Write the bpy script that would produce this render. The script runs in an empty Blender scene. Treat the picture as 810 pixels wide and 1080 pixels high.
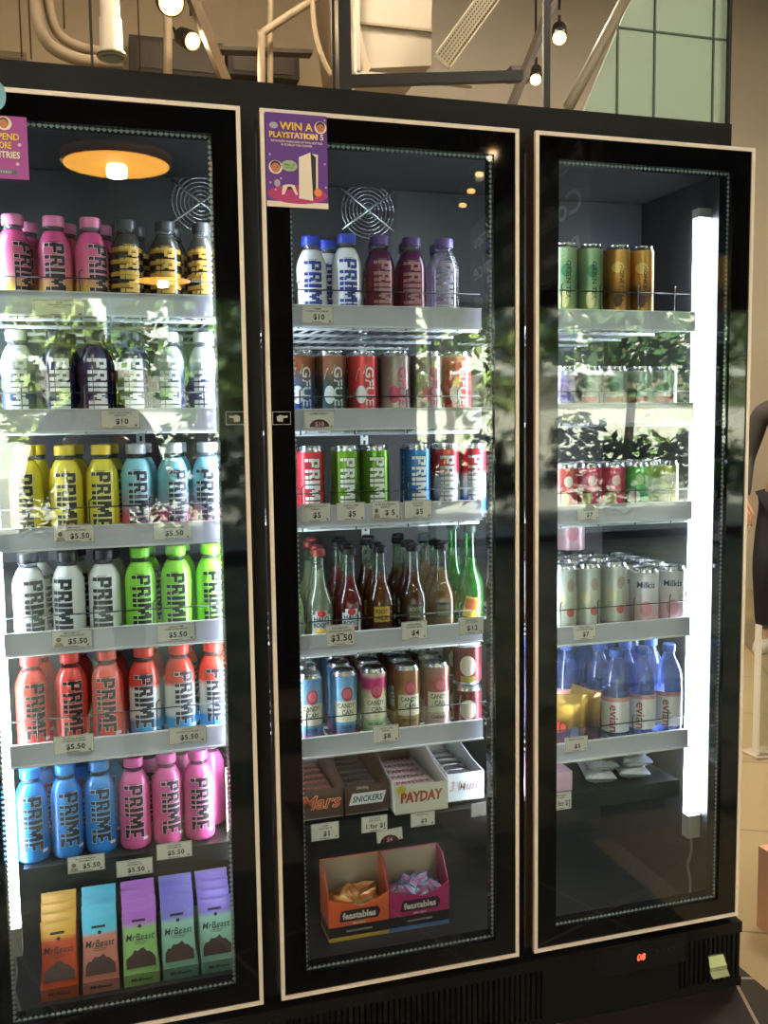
import bpy, math, random
from mathutils import Vector, Matrix
random.seed(7)
S = bpy.context.scene
C = S.collection
PI = math.pi

# ------------------------------------------------------------------ camera
CAM = Vector((-0.54098, -1.72365, 1.27640)); YAW = 0.288376; PIT = 0.0941718; ROL = -0.01329946; FPX = 1000.07
_F = Vector((math.sin(YAW)*math.cos(PIT), math.cos(YAW)*math.cos(PIT), -math.sin(PIT)))
_R = _F.cross(Vector((0, 0, 1))).normalized(); _U = _R.cross(_F)
_R2 = _R*math.cos(ROL)+_U*math.sin(ROL); _U2 = -_R*math.sin(ROL)+_U*math.cos(ROL)
cd = bpy.data.cameras.new('camera'); cam = bpy.data.objects.new('camera', cd); C.objects.link(cam)
cam.matrix_world = Matrix(((_R2.x, _U2.x, -_F.x, CAM.x), (_R2.y, _U2.y, -_F.y, CAM.y), (_R2.z, _U2.z, -_F.z, CAM.z), (0, 0, 0, 1)))
cd.sensor_fit = 'HORIZONTAL'; cd.sensor_width = 36; cd.lens = FPX/810*36; cd.clip_start = .005; cd.clip_end = 200
S.camera = cam

def ray(px, py):
    return _F*FPX + _R2*(px-405) + _U2*(540-py)
def at(px, py, Y):
    d = ray(px, py); return CAM + d*((Y-CAM.y)/d.y)
def onz(px, py, Z):
    d = ray(px, py); return CAM + d*((Z-CAM.z)/d.z)
def mir(px, py, Y):          # where a thing stands whose image in the door glass shows at this place
    p = at(px, py, Y); return Vector((p.x, -p.y, p.z))

# ------------------------------------------------------------------ world, sun, exposure
W = bpy.data.worlds.new('world'); S.world = W; W.use_nodes = True
wn = W.node_tree.nodes; wl = W.node_tree.links
bg = wn['Background']
sky = wn.new('ShaderNodeTexSky'); sky.sky_type = 'NISHITA'; sky.sun_elevation = math.radians(48); sky.sun_rotation = math.radians(40)
sky.sun_disc = False; sky.air_density = 1.3; sky.dust_density = 2.5
wl.new(sky.outputs[0], bg.inputs[0]); bg.inputs[1].default_value = 1.2
sl = bpy.data.lights.new('sun', 'SUN'); sl.energy = 60; sl.angle = .01; sl.color = (1, .95, .86)
so = bpy.data.objects.new('sun', sl); C.objects.link(so)
so.rotation_euler = Vector((-.45, .75, 1.0)).to_track_quat('Z', 'Y').to_euler()
S.view_settings.view_transform = 'Standard'; S.view_settings.look = 'None'; S.view_settings.gamma = 1
S.view_settings.use_curve_mapping = False; S.view_settings.exposure = 0.45
cy = S.cycles
cy.transparent_max_bounces = 32; cy.max_bounces = 8; cy.diffuse_bounces = 3; cy.glossy_bounces = 4; cy.transmission_bounces = 6
cy.sample_clamp_indirect = 6; cy.caustics_reflective = False; cy.caustics_refractive = False

# ------------------------------------------------------------------ helpers
def lin(c):
    if isinstance(c, str):
        c = [int(c[i:i+2], 16)/255 for i in (0, 2, 4)]
    return tuple(((v/12.92) if v <= .04045 else ((v+.055)/1.055)**2.4) for v in c) + (1,)
_M = {}
def mat(name, col, rough=.5, metal=0, emit=0, bump=0, bscale=60, vary=0, spec=.5, coat=0):
    if name in _M: return _M[name]
    m = bpy.data.materials.new(name); m.use_nodes = True; nt = m.node_tree; b = nt.nodes['Principled BSDF']
    c = lin(col); b.inputs['Base Color'].default_value = c
    b.inputs['Roughness'].default_value = rough; b.inputs['Metallic'].default_value = metal
    b.inputs['Specular IOR Level'].default_value = spec; b.inputs['Coat Weight'].default_value = coat
    if emit:
        b.inputs['Emission Color'].default_value = c; b.inputs['Emission Strength'].default_value = emit
    if bump or vary:
        tc = nt.nodes.new('ShaderNodeTexCoord'); n = nt.nodes.new('ShaderNodeTexNoise'); n.inputs['Scale'].default_value = bscale
        nt.links.new(tc.outputs['Object'], n.inputs['Vector'])
        if bump:
            bp = nt.nodes.new('ShaderNodeBump'); bp.inputs['Strength'].default_value = bump; bp.inputs['Distance'].default_value = .01
            nt.links.new(n.outputs['Fac'], bp.inputs['Height']); nt.links.new(bp.outputs[0], b.inputs['Normal'])
        if vary:
            mx = nt.nodes.new('ShaderNodeMix'); mx.data_type = 'RGBA'
            mx.inputs[6].default_value = tuple(v*(1-vary) for v in c[:3])+(1,); mx.inputs[7].default_value = tuple(min(1, v*(1+vary)) for v in c[:3])+(1,)
            nt.links.new(n.outputs['Fac'], mx.inputs[0]); nt.links.new(mx.outputs[2], b.inputs['Base Color'])
    _M[name] = m; return m
def rampmat(name, stops, rough=.28, metal=0, hard=False, noise=0, nscale=70, axis='Z', coat=0):
    """colour bands along the height of the thing (printed sleeve); stops in metres"""
    if name in _M: return _M[name]
    m = bpy.data.materials.new(name); m.use_nodes = True; nt = m.node_tree; b = nt.nodes['Principled BSDF']; L = nt.links
    b.inputs['Roughness'].default_value = rough; b.inputs['Metallic'].default_value = metal; b.inputs['Coat Weight'].default_value = coat
    tc = nt.nodes.new('ShaderNodeTexCoord'); sp = nt.nodes.new('ShaderNodeSeparateXYZ'); L.new(tc.outputs['Object'], sp.inputs[0])
    src = sp.outputs[axis]
    if noise:
        n = nt.nodes.new('ShaderNodeTexNoise'); n.inputs['Scale'].default_value = nscale; L.new(tc.outputs['Object'], n.inputs['Vector'])
        ma = nt.nodes.new('ShaderNodeMath'); ma.operation = 'MULTIPLY_ADD'; ma.inputs[1].default_value = noise; L.new(n.outputs['Fac'], ma.inputs[0]); L.new(src, ma.inputs[2]); src = ma.outputs[0]
    H = .25
    d = nt.nodes.new('ShaderNodeMath'); d.operation = 'DIVIDE'; d.inputs[1].default_value = H; L.new(src, d.inputs[0])
    r = nt.nodes.new('ShaderNodeValToRGB'); L.new(d.outputs[0], r.inputs[0]); r.color_ramp.interpolation = 'CONSTANT' if hard else 'LINEAR'
    e = r.color_ramp.elements
    e[0].position = max(0, stops[0][0]/H); e[0].color = lin(stops[0][1]); e[1].position = min(1, stops[1][0]/H); e[1].color = lin(stops[1][1])
    for z, c in stops[2:]:
        q = e.new(z/H); q.color = lin(c)
    L.new(r.outputs[0], b.inputs['Base Color']); _M[name] = m; return m
def clearmat(name, tint, refl=.05, rough=.02, dense=0, diffc=None):
    """clear sheet or bottle wall: Fresnel reflection over tinted see-through"""
    if name in _M: return _M[name]
    m = bpy.data.materials.new(name); m.use_nodes = True; nt = m.node_tree; L = nt.links; nt.nodes.clear()
    o = nt.nodes.new('ShaderNodeOutputMaterial'); t = nt.nodes.new('ShaderNodeBsdfTransparent'); t.inputs[0].default_value = lin(tint)
    g = nt.nodes.new('ShaderNodeBsdfGlossy'); g.inputs['Roughness'].default_value = rough; g.inputs['Color'].default_value = (1, 1, 1, 1)
    lw = nt.nodes.new('ShaderNodeLayerWeight'); lw.inputs['Blend'].default_value = .5
    pw = nt.nodes.new('ShaderNodeMath'); pw.operation = 'POWER'; pw.inputs[1].default_value = 5; L.new(lw.outputs['Facing'], pw.inputs[0])
    ma = nt.nodes.new('ShaderNodeMath'); ma.operation = 'MULTIPLY_ADD'; ma.inputs[1].default_value = 1-refl; ma.inputs[2].default_value = refl; L.new(pw.outputs[0], ma.inputs[0])
    base = t.outputs[0]
    if dense:
        df = nt.nodes.new('ShaderNodeBsdfDiffuse'); df.inputs[0].default_value = lin(diffc or tint); mx0 = nt.nodes.new('ShaderNodeMixShader'); mx0.inputs[0].default_value = dense
        L.new(t.outputs[0], mx0.inputs[1]); L.new(df.outputs[0], mx0.inputs[2]); base = mx0.outputs[0]
    mx = nt.nodes.new('ShaderNodeMixShader'); L.new(ma.outputs[0], mx.inputs[0]); L.new(base, mx.inputs[1]); L.new(g.outputs[0], mx.inputs[2]); L.new(mx.outputs[0], o.inputs[0])
    _M[name] = m; return m

class MB:
    def __init__(s): s.v = []; s.f = []; s.m = []; s.mats = []; s.sm = []
    def mi(s, m):
        if m not in s.mats: s.mats.append(m)
        return s.mats.index(m)
    def add(s, vs, fs, m, smooth=False):
        o = len(s.v); s.v += [tuple(p) for p in vs]; k = s.mi(m)
        for f in fs: s.f.append(tuple(i+o for i in f)); s.m.append(k); s.sm.append(smooth)
        return s
    def box(s, a, b, m, M=None):
        x0, y0, z0 = a; x1, y1, z1 = b
        vs = [Vector(p) for p in ((x0,y0,z0),(x1,y0,z0),(x1,y1,z0),(x0,y1,z0),(x0,y0,z1),(x1,y0,z1),(x1,y1,z1),(x0,y1,z1))]
        if M is not None: vs = [M @ p for p in vs]
        return s.add(vs, [(0,3,2,1),(4,5,6,7),(0,1,5,4),(1,2,6,5),(2,3,7,6),(3,0,4,7)], m)
    def quad(s, a, b, c, d, m): return s.add([a, b, c, d], [(0,1,2,3)], m)
    def slab(s, pts, n, t, m):      # polygon pts extruded by n*t
        n = Vector(n).normalized()*t; k = len(pts); vs = [Vector(p) for p in pts]+[Vector(p)+n for p in pts]
        fs = [tuple(range(k-1, -1, -1)), tuple(range(k, 2*k))]+[(i, (i+1) % k, (i+1) % k+k, i+k) for i in range(k)]
        return s.add(vs, fs, m)
    def lathe(s, prof, m, seg=28, c=(0,0,0), cap=True):
        o = []
        for r, z in prof:
            for i in range(seg):
                a = 2*PI*i/seg; o.append((c[0]+r*math.sin(a), c[1]-r*math.cos(a), c[2]+z))
        fs = []
        for j in range(len(prof)-1):
            for i in range(seg):
                i2 = (i+1) % seg; fs.append((j*seg+i, j*seg+i2, (j+1)*seg+i2, (j+1)*seg+i))
        s.add(o, fs, m, True)
        if cap:
            k = len(s.v)-len(o); s.f.append(tuple(k+i for i in range(seg-1, -1, -1))); s.m.append(s.mi(m)); s.sm.append(False)
            s.f.append(tuple(k+(len(prof)-1)*seg+i for i in range(seg))); s.m.append(s.mi(m)); s.sm.append(False)
        return s
    def tube(s, pts, r, m, seg=8):
        pts = [Vector(p) for p in pts]; vs = []; n = len(pts); up = None
        for i, p in enumerate(pts):
            t = (pts[min(i+1, n-1)]-pts[max(i-1, 0)]).normalized()
            if up is None: up = t.orthogonal().normalized()
            up = (up - t*up.dot(t)).normalized(); w = t.cross(up); rr = r[i] if isinstance(r, (list, tuple)) else r
            for k in range(seg):
                a = 2*PI*k/seg; vs.append(p+(up*math.cos(a)+w*math.sin(a))*rr)
        fs = [(i*seg+k, i*seg+(k+1) % seg, (i+1)*seg+(k+1) % seg, (i+1)*seg+k) for i in range(n-1) for k in range(seg)]
        fs += [tuple(range(seg-1, -1, -1)), tuple((n-1)*seg+k for k in range(seg))]
        return s.add(vs, fs, m, True)
    def build(s, name, parent=None, loc=(0,0,0)):
        me = bpy.data.meshes.new(name); me.from_pydata(s.v, [], s.f)
        for m in s.mats: me.materials.append(m)
        me.polygons.foreach_set('material_index', s.m); me.polygons.foreach_set('use_smooth', s.sm); me.update()
        o = bpy.data.objects.new(name, me); C.objects.link(o); o.location = loc
        if parent is not None: o.parent = parent
        return o
def tag(o, label=None, cat=None, group=None, kind=None):
    if label: o['label'] = label
    if cat: o['category'] = cat
    if group: o['group'] = group
    if kind: o['kind'] = kind
    return o
def thing(name, label, cat, loc=(0,0,0), rz=0, group=None):
    o = bpy.data.objects.new(name, None); C.objects.link(o); o.location = loc; o.rotation_euler = (0, 0, rz); o.empty_display_size = .02
    return tag(o, label, cat, group)
def struct(name, mb):
    o = mb.build(name); o['kind'] = 'structure'; return o
_used = set()
def place(proto, loc, rz, label, group=None, tilt=None):
    """first call moves the thing itself, later calls copy it with its parts and sub-parts"""
    if proto.name not in _used: _used.add(proto.name); r = proto
    else:
        r = proto.copy(); C.objects.link(r)
        for ch in list(proto.children):
            c = ch.copy(); C.objects.link(c); c.parent = r
            for g in ch.children:
                d = g.copy(); C.objects.link(d); d.parent = c
    r.location = loc; r.rotation_euler = (tilt or 0, 0, rz); r['label'] = label
    if group: r['group'] = group
    return r

_T = {}
def glyphs(text, size, bold=0, shear=0, space=1):
    k = (text, size, bold, shear, space)
    if k in _T: return _T[k]
    cu = bpy.data.curves.new('t', 'FONT'); cu.body = text; cu.size = size; cu.offset = bold*size; cu.shear = shear; cu.space_character = space
    cu.align_x = 'CENTER'; cu.align_y = 'CENTER'; cu.resolution_u = 2; cu.fill_mode = 'FRONT'
    ob = bpy.data.objects.new('t', cu); C.objects.link(ob); dg = bpy.context.evaluated_depsgraph_get(); dg.update()
    me = ob.evaluated_get(dg).to_mesh(); v = [(p.co.x, p.co.y) for p in me.vertices]; f = [tuple(p.vertices) for p in me.polygons]
    ob.evaluated_get(dg).to_mesh_clear(); bpy.data.objects.remove(ob); bpy.data.curves.remove(cu)
    if v:   # centre on the ink
        cx = (min(p[0] for p in v)+max(p[0] for p in v))/2; cyy = (min(p[1] for p in v)+max(p[1] for p in v))/2; v = [(a-cx, b-cyy) for a, b in v]
    _T[k] = (v, f); return _T[k]
def text(mb, s, size, fn, m, u0=0, v0=0, bold=.02, shear=0, space=1, sx=1, w=None):
    v, f = glyphs(s, size, bold*(.6 if size > .02 or bold > .06 else .5) if bold > 0 else bold, shear, space)
    if w and v:
        ww = max(p[0] for p in v)-min(p[0] for p in v); sx = w/ww
    mb.add([fn(a*sx+u0, b+v0) for a, b in v], f, m)
def flat(o, ux, uy, off=.0004):     # plane map: origin, right axis, up axis
    o = Vector(o); ux = Vector(ux).normalized(); uy = Vector(uy).normalized(); n = ux.cross(uy)
    return lambda u, v, o=o: o+ux*u+uy*v+n*off
def wrap(rf, z0, a0=0, off=.0004, vertical=False):
    """wrap round a body of radius rf(z). vertical: the line runs down, letter tops to the right"""
    def fn(u, v):
        if vertical: u, v = v, -u
        z = z0+v; r = rf(z)+off; a = a0+u/r
        return (r*math.sin(a), -r*math.cos(a), z)
    return fn
def prof_r(prof):
    def f(z):
        for (r0, z0), (r1, z1) in zip(prof, prof[1:]):
            if z0 <= z <= z1 and z1 > z0: return r0+(r1-r0)*(z-z0)/(z1-z0)
        return prof[-1][0] if z > prof[-1][1] else prof[1][0]
    return f
def patch(mb, fn, u0, v0, u1, v1, m, nu=6, nv=3):
    vs = [fn(u0+(u1-u0)*i/nu, v0+(v1-v0)*j/nv) for j in range(nv+1) for i in range(nu+1)]
    mb.add(vs, [(j*(nu+1)+i, j*(nu+1)+i+1, (j+1)*(nu+1)+i+1, (j+1)*(nu+1)+i) for j in range(nv) for i in range(nu)], m, True)
def disc(mb, fn, u0, v0, ru, rv, m, n=18):
    K = 3 if ru > .006 else 1; vs = [fn(u0, v0)]; fs = []
    for k in range(1, K+1): vs += [fn(u0+ru*k/K*math.cos(2*PI*i/n), v0+rv*k/K*math.sin(2*PI*i/n)) for i in range(n)]
    fs = [(0, i+1, (i+1) % n+1) for i in range(n)]
    for k in range(K-1): fs += [(1+k*n+i, 1+(k+1)*n+i, 1+(k+1)*n+(i+1) % n, 1+k*n+(i+1) % n) for i in range(n)]
    mb.add(vs, fs, m)
def poly(mb, fn, pts, m): mb.add([fn(*p) for p in pts], [tuple(range(len(pts)))], m)

BLOCK = {'P': (.62, [(0,0,.21,1),(.21,.83,.56,1),(.40,.62,.62,.93),(.21,.44,.56,.60)]),
 'R': (.64, [(0,0,.21,1),(.21,.83,.56,1),(.40,.64,.62,.93),(.21,.48,.54,.62),(.34,.34,.56,.5),(.42,0,.64,.40)]),
 'I': (.24, [(0,0,.24,1)]),
 'M': (.98, [(0,0,.21,1),(.21,.62,.33,1),(.31,.42,.45,.86),(.43,.28,.55,.66),(.53,.42,.67,.86),(.65,.62,.77,1),(.77,0,.98,1)]),
 'E': (.56, [(0,0,.22,1),(.22,.82,.56,1),(.22,.43,.50,.58),(.22,0,.56,.18)])}
def block_word(mb, word, fn, L, hgt, m, grow=0):
    tot = sum(BLOCK[c][0] for c in word)+.10*(len(word)-1); k = L/tot; u = 0
    for c in word:
        w, rs = BLOCK[c]
        for a, b, c2, d in rs:
            pieces = [(b, d)]
            if b < .25 < d and not grow: pieces = [(b, .235), (.275, d)]
            for p0, p1 in pieces:
                patch(mb, fn, (u+a)*k-L/2-grow, p0*hgt-hgt/2-grow, (u+c2)*k-L/2+grow, p1*hgt-hgt/2+grow, m, 2, max(2, int((p1-p0)*8)))
        u += w+.10

BLACK = mat('black ink', '0c0c0e', .5); WHITE = mat('white print', 'f2f2f2', .5); INK = mat('dark blue ink', '1c2a66', .5)
POWDER = mat('black powder coat', '0c0a08', .5, bump=.04, bscale=400, spec=.22)

# ------------------------------------------------------------------ building shell
def checker(name, c1, c2, size, rough, rot=0, grout=None, gw=.006, ox=0, oy=0):
    m = bpy.data.materials.new(name); m.use_nodes = True; nt = m.node_tree; b = nt.nodes['Principled BSDF']; L = nt.links
    tc = nt.nodes.new('ShaderNodeTexCoord'); mp = nt.nodes.new('ShaderNodeMapping'); mp.inputs['Rotation'].default_value[2] = rot; mp.inputs['Location'].default_value = (ox, oy, .013)
    L.new(tc.outputs['Object'], mp.inputs[0])
    ck = nt.nodes.new('ShaderNodeTexChecker'); ck.inputs['Scale'].default_value = 1/size; ck.inputs[1].default_value = lin(c1); ck.inputs[2].default_value = lin(c2); L.new(mp.outputs[0], ck.inputs[0])
    out = ck.outputs[0]
    if grout:
        br = nt.nodes.new('ShaderNodeTexBrick'); br.offset = 0; br.inputs['Scale'].default_value = 1; br.inputs['Brick Width'].default_value = size; br.inputs['Row Height'].default_value = size
        br.inputs['Mortar Size'].default_value = gw; br.inputs['Mortar'].default_value = (1,1,1,1); br.inputs[1].default_value = (0,0,0,1); br.inputs[2].default_value = (0,0,0,1); L.new(mp.outputs[0], br.inputs[0])
        mx = nt.nodes.new('ShaderNodeMix'); mx.data_type = 'RGBA'; L.new(br.outputs[0], mx.inputs[0]); L.new(out, mx.inputs[6]); mx.inputs[7].default_value = lin(grout); out = mx.outputs[2]
    n = nt.nodes.new('ShaderNodeTexNoise'); n.inputs['Scale'].default_value = 9; n.inputs['Detail'].default_value = 6; L.new(tc.outputs['Object'], n.inputs['Vector'])
    mr = nt.nodes.new('ShaderNodeMapRange'); mr.inputs[3].default_value = rough*.8; mr.inputs[4].default_value = rough*1.3; L.new(n.outputs[0], mr.inputs[0]); L.new(mr.outputs[0], b.inputs['Roughness'])
    L.new(out, b.inputs['Base Color']); return m
FT = .84   # line where the dark floor gives way to the beige corridor floor
struct('floor', MB().box((-4, -.75, -.1), (FT, 1.0, 0), checker('dark floor tile', '2a2523', '2d2826', .42, .3, .35, 'a08c78', .004, .1, .12)))
struct('floor_front', MB().box((-4, -7.2, -.1), (8, -.75, 0), checker('checkered floor tile', '2b2724', '857a6c', .45, .3, 0, '5d554c', .004)))
struct('floor_corridor', MB().box((FT, -.75, -.1), (8, 9, 0), checker('beige floor tile', 'a3926f', 'a08f6d', .62, .3, .5, '6f6350', .004)))
struct('floor_back', MB().box((-4, 1.0, -.1), (FT, 9, 0), mat('back floor', '6d6459', .5, vary=.1, bscale=4)))
struct('ceiling', MB().box((-4, -7.2, 4.3), (8, 9, 4.4), mat('painted ceiling', '7e7468', .8, vary=.08, bscale=3)))
plaster = mat('beige plaster', 'b4a694', .8, bump=.1, bscale=40, vary=.05)
struct('wall_left', MB().box((-4.1, -7.2, 0), (-4, 9, 4.4), plaster))
struct('wall_right', MB().box((8, -7.2, 0), (8.1, 9, 4.4), plaster))
struct('wall_back', MB().box((-4, 9, 0), (8, 9.1, 4.4), plaster))
dk = mat('dark shopfront metal', '1d1b1a', .45)
struct('wall_front', MB().box((-4, -7.3, 2.42), (8, -7.2, 4.4), dk))
w = MB()
for x in (-4, -2.1, .35, 2.6, 5.94, 7.94): w.box((x, -7.28, 0), (x+.06, -7.22, 2.42), dk)
w.box((-4, -7.28, 0), (8, -7.22, .08), dk)
o = struct('window_1', w)
MB().box((-3.94, -7.255, .08), (7.94, -7.247, 2.42), clearmat('shopfront glass', 'f2faf6', .04)).build('glass_pane', o)
struct('trim_1', MB().box((FT-.02, .12, 0), (FT+.045, 1.0, .035), mat('stone threshold', '9c8d78', .5, vary=.15, bscale=30)))
p0 = onz(778, 1003, .0); p1 = onz(806, 1027, 0)

# pillar that stands between the doors and the shopfront
pc = MB().box((.22, -3.25, 0), (1.0, -2.85, 4.3), mat('black pillar paint', '151414', .6))
tag(pc.build('pillar'), kind='structure')

# ------------------------------------------------------------------ the drinks refrigerator
PW = .5337; DW = .2475; Z0 = .17; Z1 = 1.83
fr = thing('display_refrigerator', 'tall black three-door glass-front drinks refrigerator standing on the dark tiled floor', 'refrigerator')
INN = mat('refrigerator lining', '2d2c2c', .5)
b = MB()
b.box((-.82, .62, .0), (.80, .66, 1.912), POWDER)                 # back
b.box((-.82, .05, .0), (-.775, .62, 1.82), POWDER).box((.79, .05, .0), (.80, .62, 1.82), POWDER)
b.box((-.82, .10, 1.82), (.80, .62, 1.912), POWDER).box((-.81, .05, 1.82), (.775, .10, 1.826), POWDER)            # top / header
b.box((-.775, .02, .0), (.79, .62, .105), POWDER)                # bottom
for x in (-PW/2, PW/2): b.box((x-.017, .047, .105), (x+.017, .08, 1.825), POWDER)   # mullions
b.build('cabinet', fr)
l = MB(); l.box((-.775, .612, .105), (.79, .62, 1.82), INN).box((-.775, .08, .105), (-.769, .612, 1.82), INN).box((.784, .08, .105), (.79, .612, 1.82), INN)
l.box((-.769, .08, .105), (.784, .612, .111), INN).box((-.769, .08, 1.812), (.784, .612, 1.82), INN)
l.build('inner_lining', fr)
# base grille
g = MB(); gx0, gx1 = -.8, .797
g.box((gx0, .0, .0), (gx1, .02, .02), POWDER).box((gx0, .0, .125), (gx1, .05, .15), POWDER)
x = gx0
while x < gx1-.001:
    solid = (.30 < x < .62)
    g.box((x, .0, .02), (min(x+(.012 if solid else .0075), gx1), .012, .125), POWDER); x += .012
g.box((gx0, .02, .02), (gx1, .024, .125), mat('grille shadow steel', '080808', .6))
gr = g.build('base_grille', fr)
pan = at(676, 1009, -.001)
ct = MB(); ct.box((pan.x-.10, -.002, pan.z-.03), (pan.x+.11, 0, pan.z+.03), mat('control panel plastic', '0d0d0e', .3))
text(ct, '08', .021, flat((pan.x, -.0025, pan.z), (1,0,0), (0,0,1)), mat('red digits', 'ff5038', .5, emit=2.5), bold=.01, shear=.15)
for i in range(4): disc(ct, flat((pan.x+.04+i*.014, -.0025, pan.z+.006), (1,0,0), (0,0,1)), 0, 0, .003, .003, mat('grey button', '3a3a3c', .5))
ct.build('control_panel', gr)
# doors
GLASS = clearmat('door glass', 'eef4f4', .052, .0)
FR = mat('black painted glass border', '08080a', .04, spec=.5)
TRIM = mat('brushed aluminium trim', 'f0dccc', .35, .15)
SP = mat('perforated spacer', 'b9bcbc', .35, .3)
IW = .1985; IZ0 = .212; IZ1 = 1.782
for di, cx in enumerate((-PW, 0, PW)):
    d = MB(); x0, x1 = cx-DW, cx+DW; ix0, ix1 = cx-IW, cx+IW
    d.box((x0, 0, Z0), (ix0, .045, Z1), FR).box((ix1, 0, Z0), (x1, .045, Z1), FR).box((ix0, 0, Z0), (ix1, .045, IZ0), FR).box((ix0, 0, IZ1), (ix1, .045, Z1), FR)
    do = d.build('door', fr)
    MB().box((ix0, .004, IZ0), (ix1, .010, IZ1), GLASS).build('glass_pane', do)
    t = MB(); q = .0055
    t.box((x0-.002, -.003, Z0-.002), (x0+q, .006, Z1+.002), TRIM).box((x1-q, -.003, Z0-.002), (x1+.002, .006, Z1+.002), TRIM)
    t.box((x0+q, -.003, Z0-.002), (x1-q, .0, Z0+q), TRIM).box((x0+q, -.003, Z1-q), (x1-q, .0, Z1+.002), TRIM)
    t.build('door_trim', do)
    MB().box((x0-.001, .006, Z0), (x0+.001, .044, Z1), mat('bronze door edge', '4a3426', .4)).build('door_edge', do)
    s = MB(); st = .0094; r = .0047; wd = .0042
    def dia(px, pz, hor):
        a, c = (r, wd) if hor else (wd, r)
        s.add([(px-a, .0125, pz), (px, .0125, pz-c), (px+a, .0125, pz), (px, .0125, pz+c)], [(0,1,2,3)], SP)
    n = int((IZ1-IZ0)/st)
    for i in range(n+1):
        z = IZ0+(IZ1-IZ0)*i/n; dia(ix0+.002, z, False); dia(ix1-.002, z, False)
    n = int((ix1-ix0)/st)
    for i in range(n+1):
        x = ix0+(ix1-ix0)*i/n; dia(x, IZ0+.002, True); dia(x, IZ1-.002, True)
    s.build('spacer_strip', do)
# pull symbols on the borders
for px, py, flip in ((248, 441, 1), (297, 441, -1)):
    c = at(px, py, 0); f = flat((c.x, 0, c.z), (1,0,0), (0,0,1), .0006); k = MB(); g2 = mat('grey print', 'a8a49c', .5)
    for a, b2, c2, d2 in ((-.017,-.012,.017,-.011), (-.017,.011,.017,.012), (-.017,-.011,-.016,.011), (.016,-.011,.017,.011)): patch(k, f, a, b2, c2, d2, g2, 1, 1)
    poly(k, f, [(-.002*flip, -.007), (.008*flip, -.006), (.009*flip, .003), (.002*flip, .006), (-.004*flip, .004), (-.011*flip, .0045), (-.011*flip, .001), (-.003*flip, .0)][::flip], g2)
    k.build('pull_symbol', fr)
# lamps
TUBE = mat('lit led tube', 'eef3ff', .5, emit=28); CAPM = mat('tube end cap', 'b9b2ac', .4)
for (x, y, z0, z1) in ((-.738, .125, .335, 1.66), (.764, .150, .345, 1.72), (.262, .105, .33, 1.72), (-.300, .105, .33, 1.72)):
    t = MB().box((x-.014, y-.010, z0), (x+.014, y+.012, z1), TUBE)
    to = t.build('light_tube', fr)
    MB().box((x-.016, y-.012, z0-.055), (x+.016, y+.014, z0), CAPM).build('end_cap', to); MB().box((x-.016, y-.012, z1), (x+.016, y+.014, z1+.02), CAPM).build('end_cap', to)
    k = MB().tube([(x, y, z0-.055), (x+.003, y, z0-.09), (x-.004, y+.006, z0-.13), (x+.004, y+.004, z0-.17), (x, y+.002, .112)], .003, mat('grey cable', '8a8480', .5)); k.build('cable', to)
# fan guards on the back of the ceiling box
FG = mat('chromed wire', 'd8dadc', .25, .9)
for px, py, rr in ((212, 214, .062), (388, 222, .062), (455, 222, .0)):
    if not rr: continue
    c = at(px, py, .42); k = MB()
    for i in range(1, 8):
        R = rr*i/7; k.tube([(c.x+R*math.cos(a*PI/12), .42, c.z+R*math.sin(a*PI/12)) for a in range(25)], .0012, FG, 5)
    for a in (PI/5, PI-PI/5): k.tube([(c.x-rr*1.25*math.cos(a), .417, c.z-rr*1.25*math.sin(a)), (c.x+rr*1.25*math.cos(a), .417, c.z+rr*1.25*math.sin(a))], .003, FG, 6)
    k.build('fan_guard', fr)
k = MB().box((-.765, .425, 1.56), (.780, .612, 1.81), mat('evaporator cover', '2a2b2d', .5)); k.build('evaporator_cover', fr)
for x in (-.45, -.1, .1, .45, .62):
    k = MB().box((x-.01, .604, .2), (x+.01, .611, 1.55), mat('shelf upright', 'c4c8ca', .35, .4))
    for i in range(66): k.box((x-.003, .6035, .22+i*.02), (x+.003, .6045, .232+i*.02), BLACK)
    k.build('shelf_upright', fr)

RAIL = mat('price rail plastic', 'cfcce0', .35); WIRE = mat('white coated wire', 'cfd2d6', .35); GW = mat('dark guard wire', '1a1a1c', .35)
RAILS = {1: [(1.478, 1.479), (1.268, 1.273), (1.053, 1.062), (.860, .863), (.650, .668)],
         2: [(1.465, 1.470), (1.264, 1.263), (1.073, 1.073), (.815, .815), (.604, .616)],
         3: [(1.468, 1.483), (1.271, 1.272), (1.053, 1.055), (.789, .800), (.529, .532)]}
XR = {1: (-.725, -.30), 2: (-.215, .215), 3: (.35, .722)}
for dn, lst in RAILS.items():
    for zr, zb in lst:
        x0, x1 = XR[dn]; sh = MB(); z = zb-.004
        n = 16
        for i in range(n+1):
            x = x0+.01+(x1-x0-.02)*i/n; sh.tube([(x, .116, z), (x, .595, z)], .0026, WIRE, 5)
        for y in (.125, .27, .42, .59): sh.tube([(x0, y, z-.004), (x1, y, z-.004)], .004, WIRE, 6)
        so_ = sh.build('shelf', fr)
        h = .040
        r_ = MB().box((x0, .106, zr), (x1, .109, zr+h), RAIL).box((x0, .100, zr-.002), (x1, .116, zr+.001), mat('rail lip', 'eeeef4', .3)).box((x0, .103, zr+h-.001), (x1, .110, zr+h+.001), mat('rail lip', 'eeeef4', .3)); r_.build('price_rail', so_)
        gd = MB(); zt = zb+.035+.03
        gd.tube([(x0, .113, zt), (x1, .113, zt)], .0014, GW, 5)
        m_ = 3
        for i in range(m_+1):
            x = x0+.05+(x1-x0-.1)*i/m_; gd.tube([(x, .113, zb-.01), (x, .113, zt+.012), (x+.006, .118, zt+.016)], .0014, GW, 5)
        gd.build('wire_guard', so_)
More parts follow.
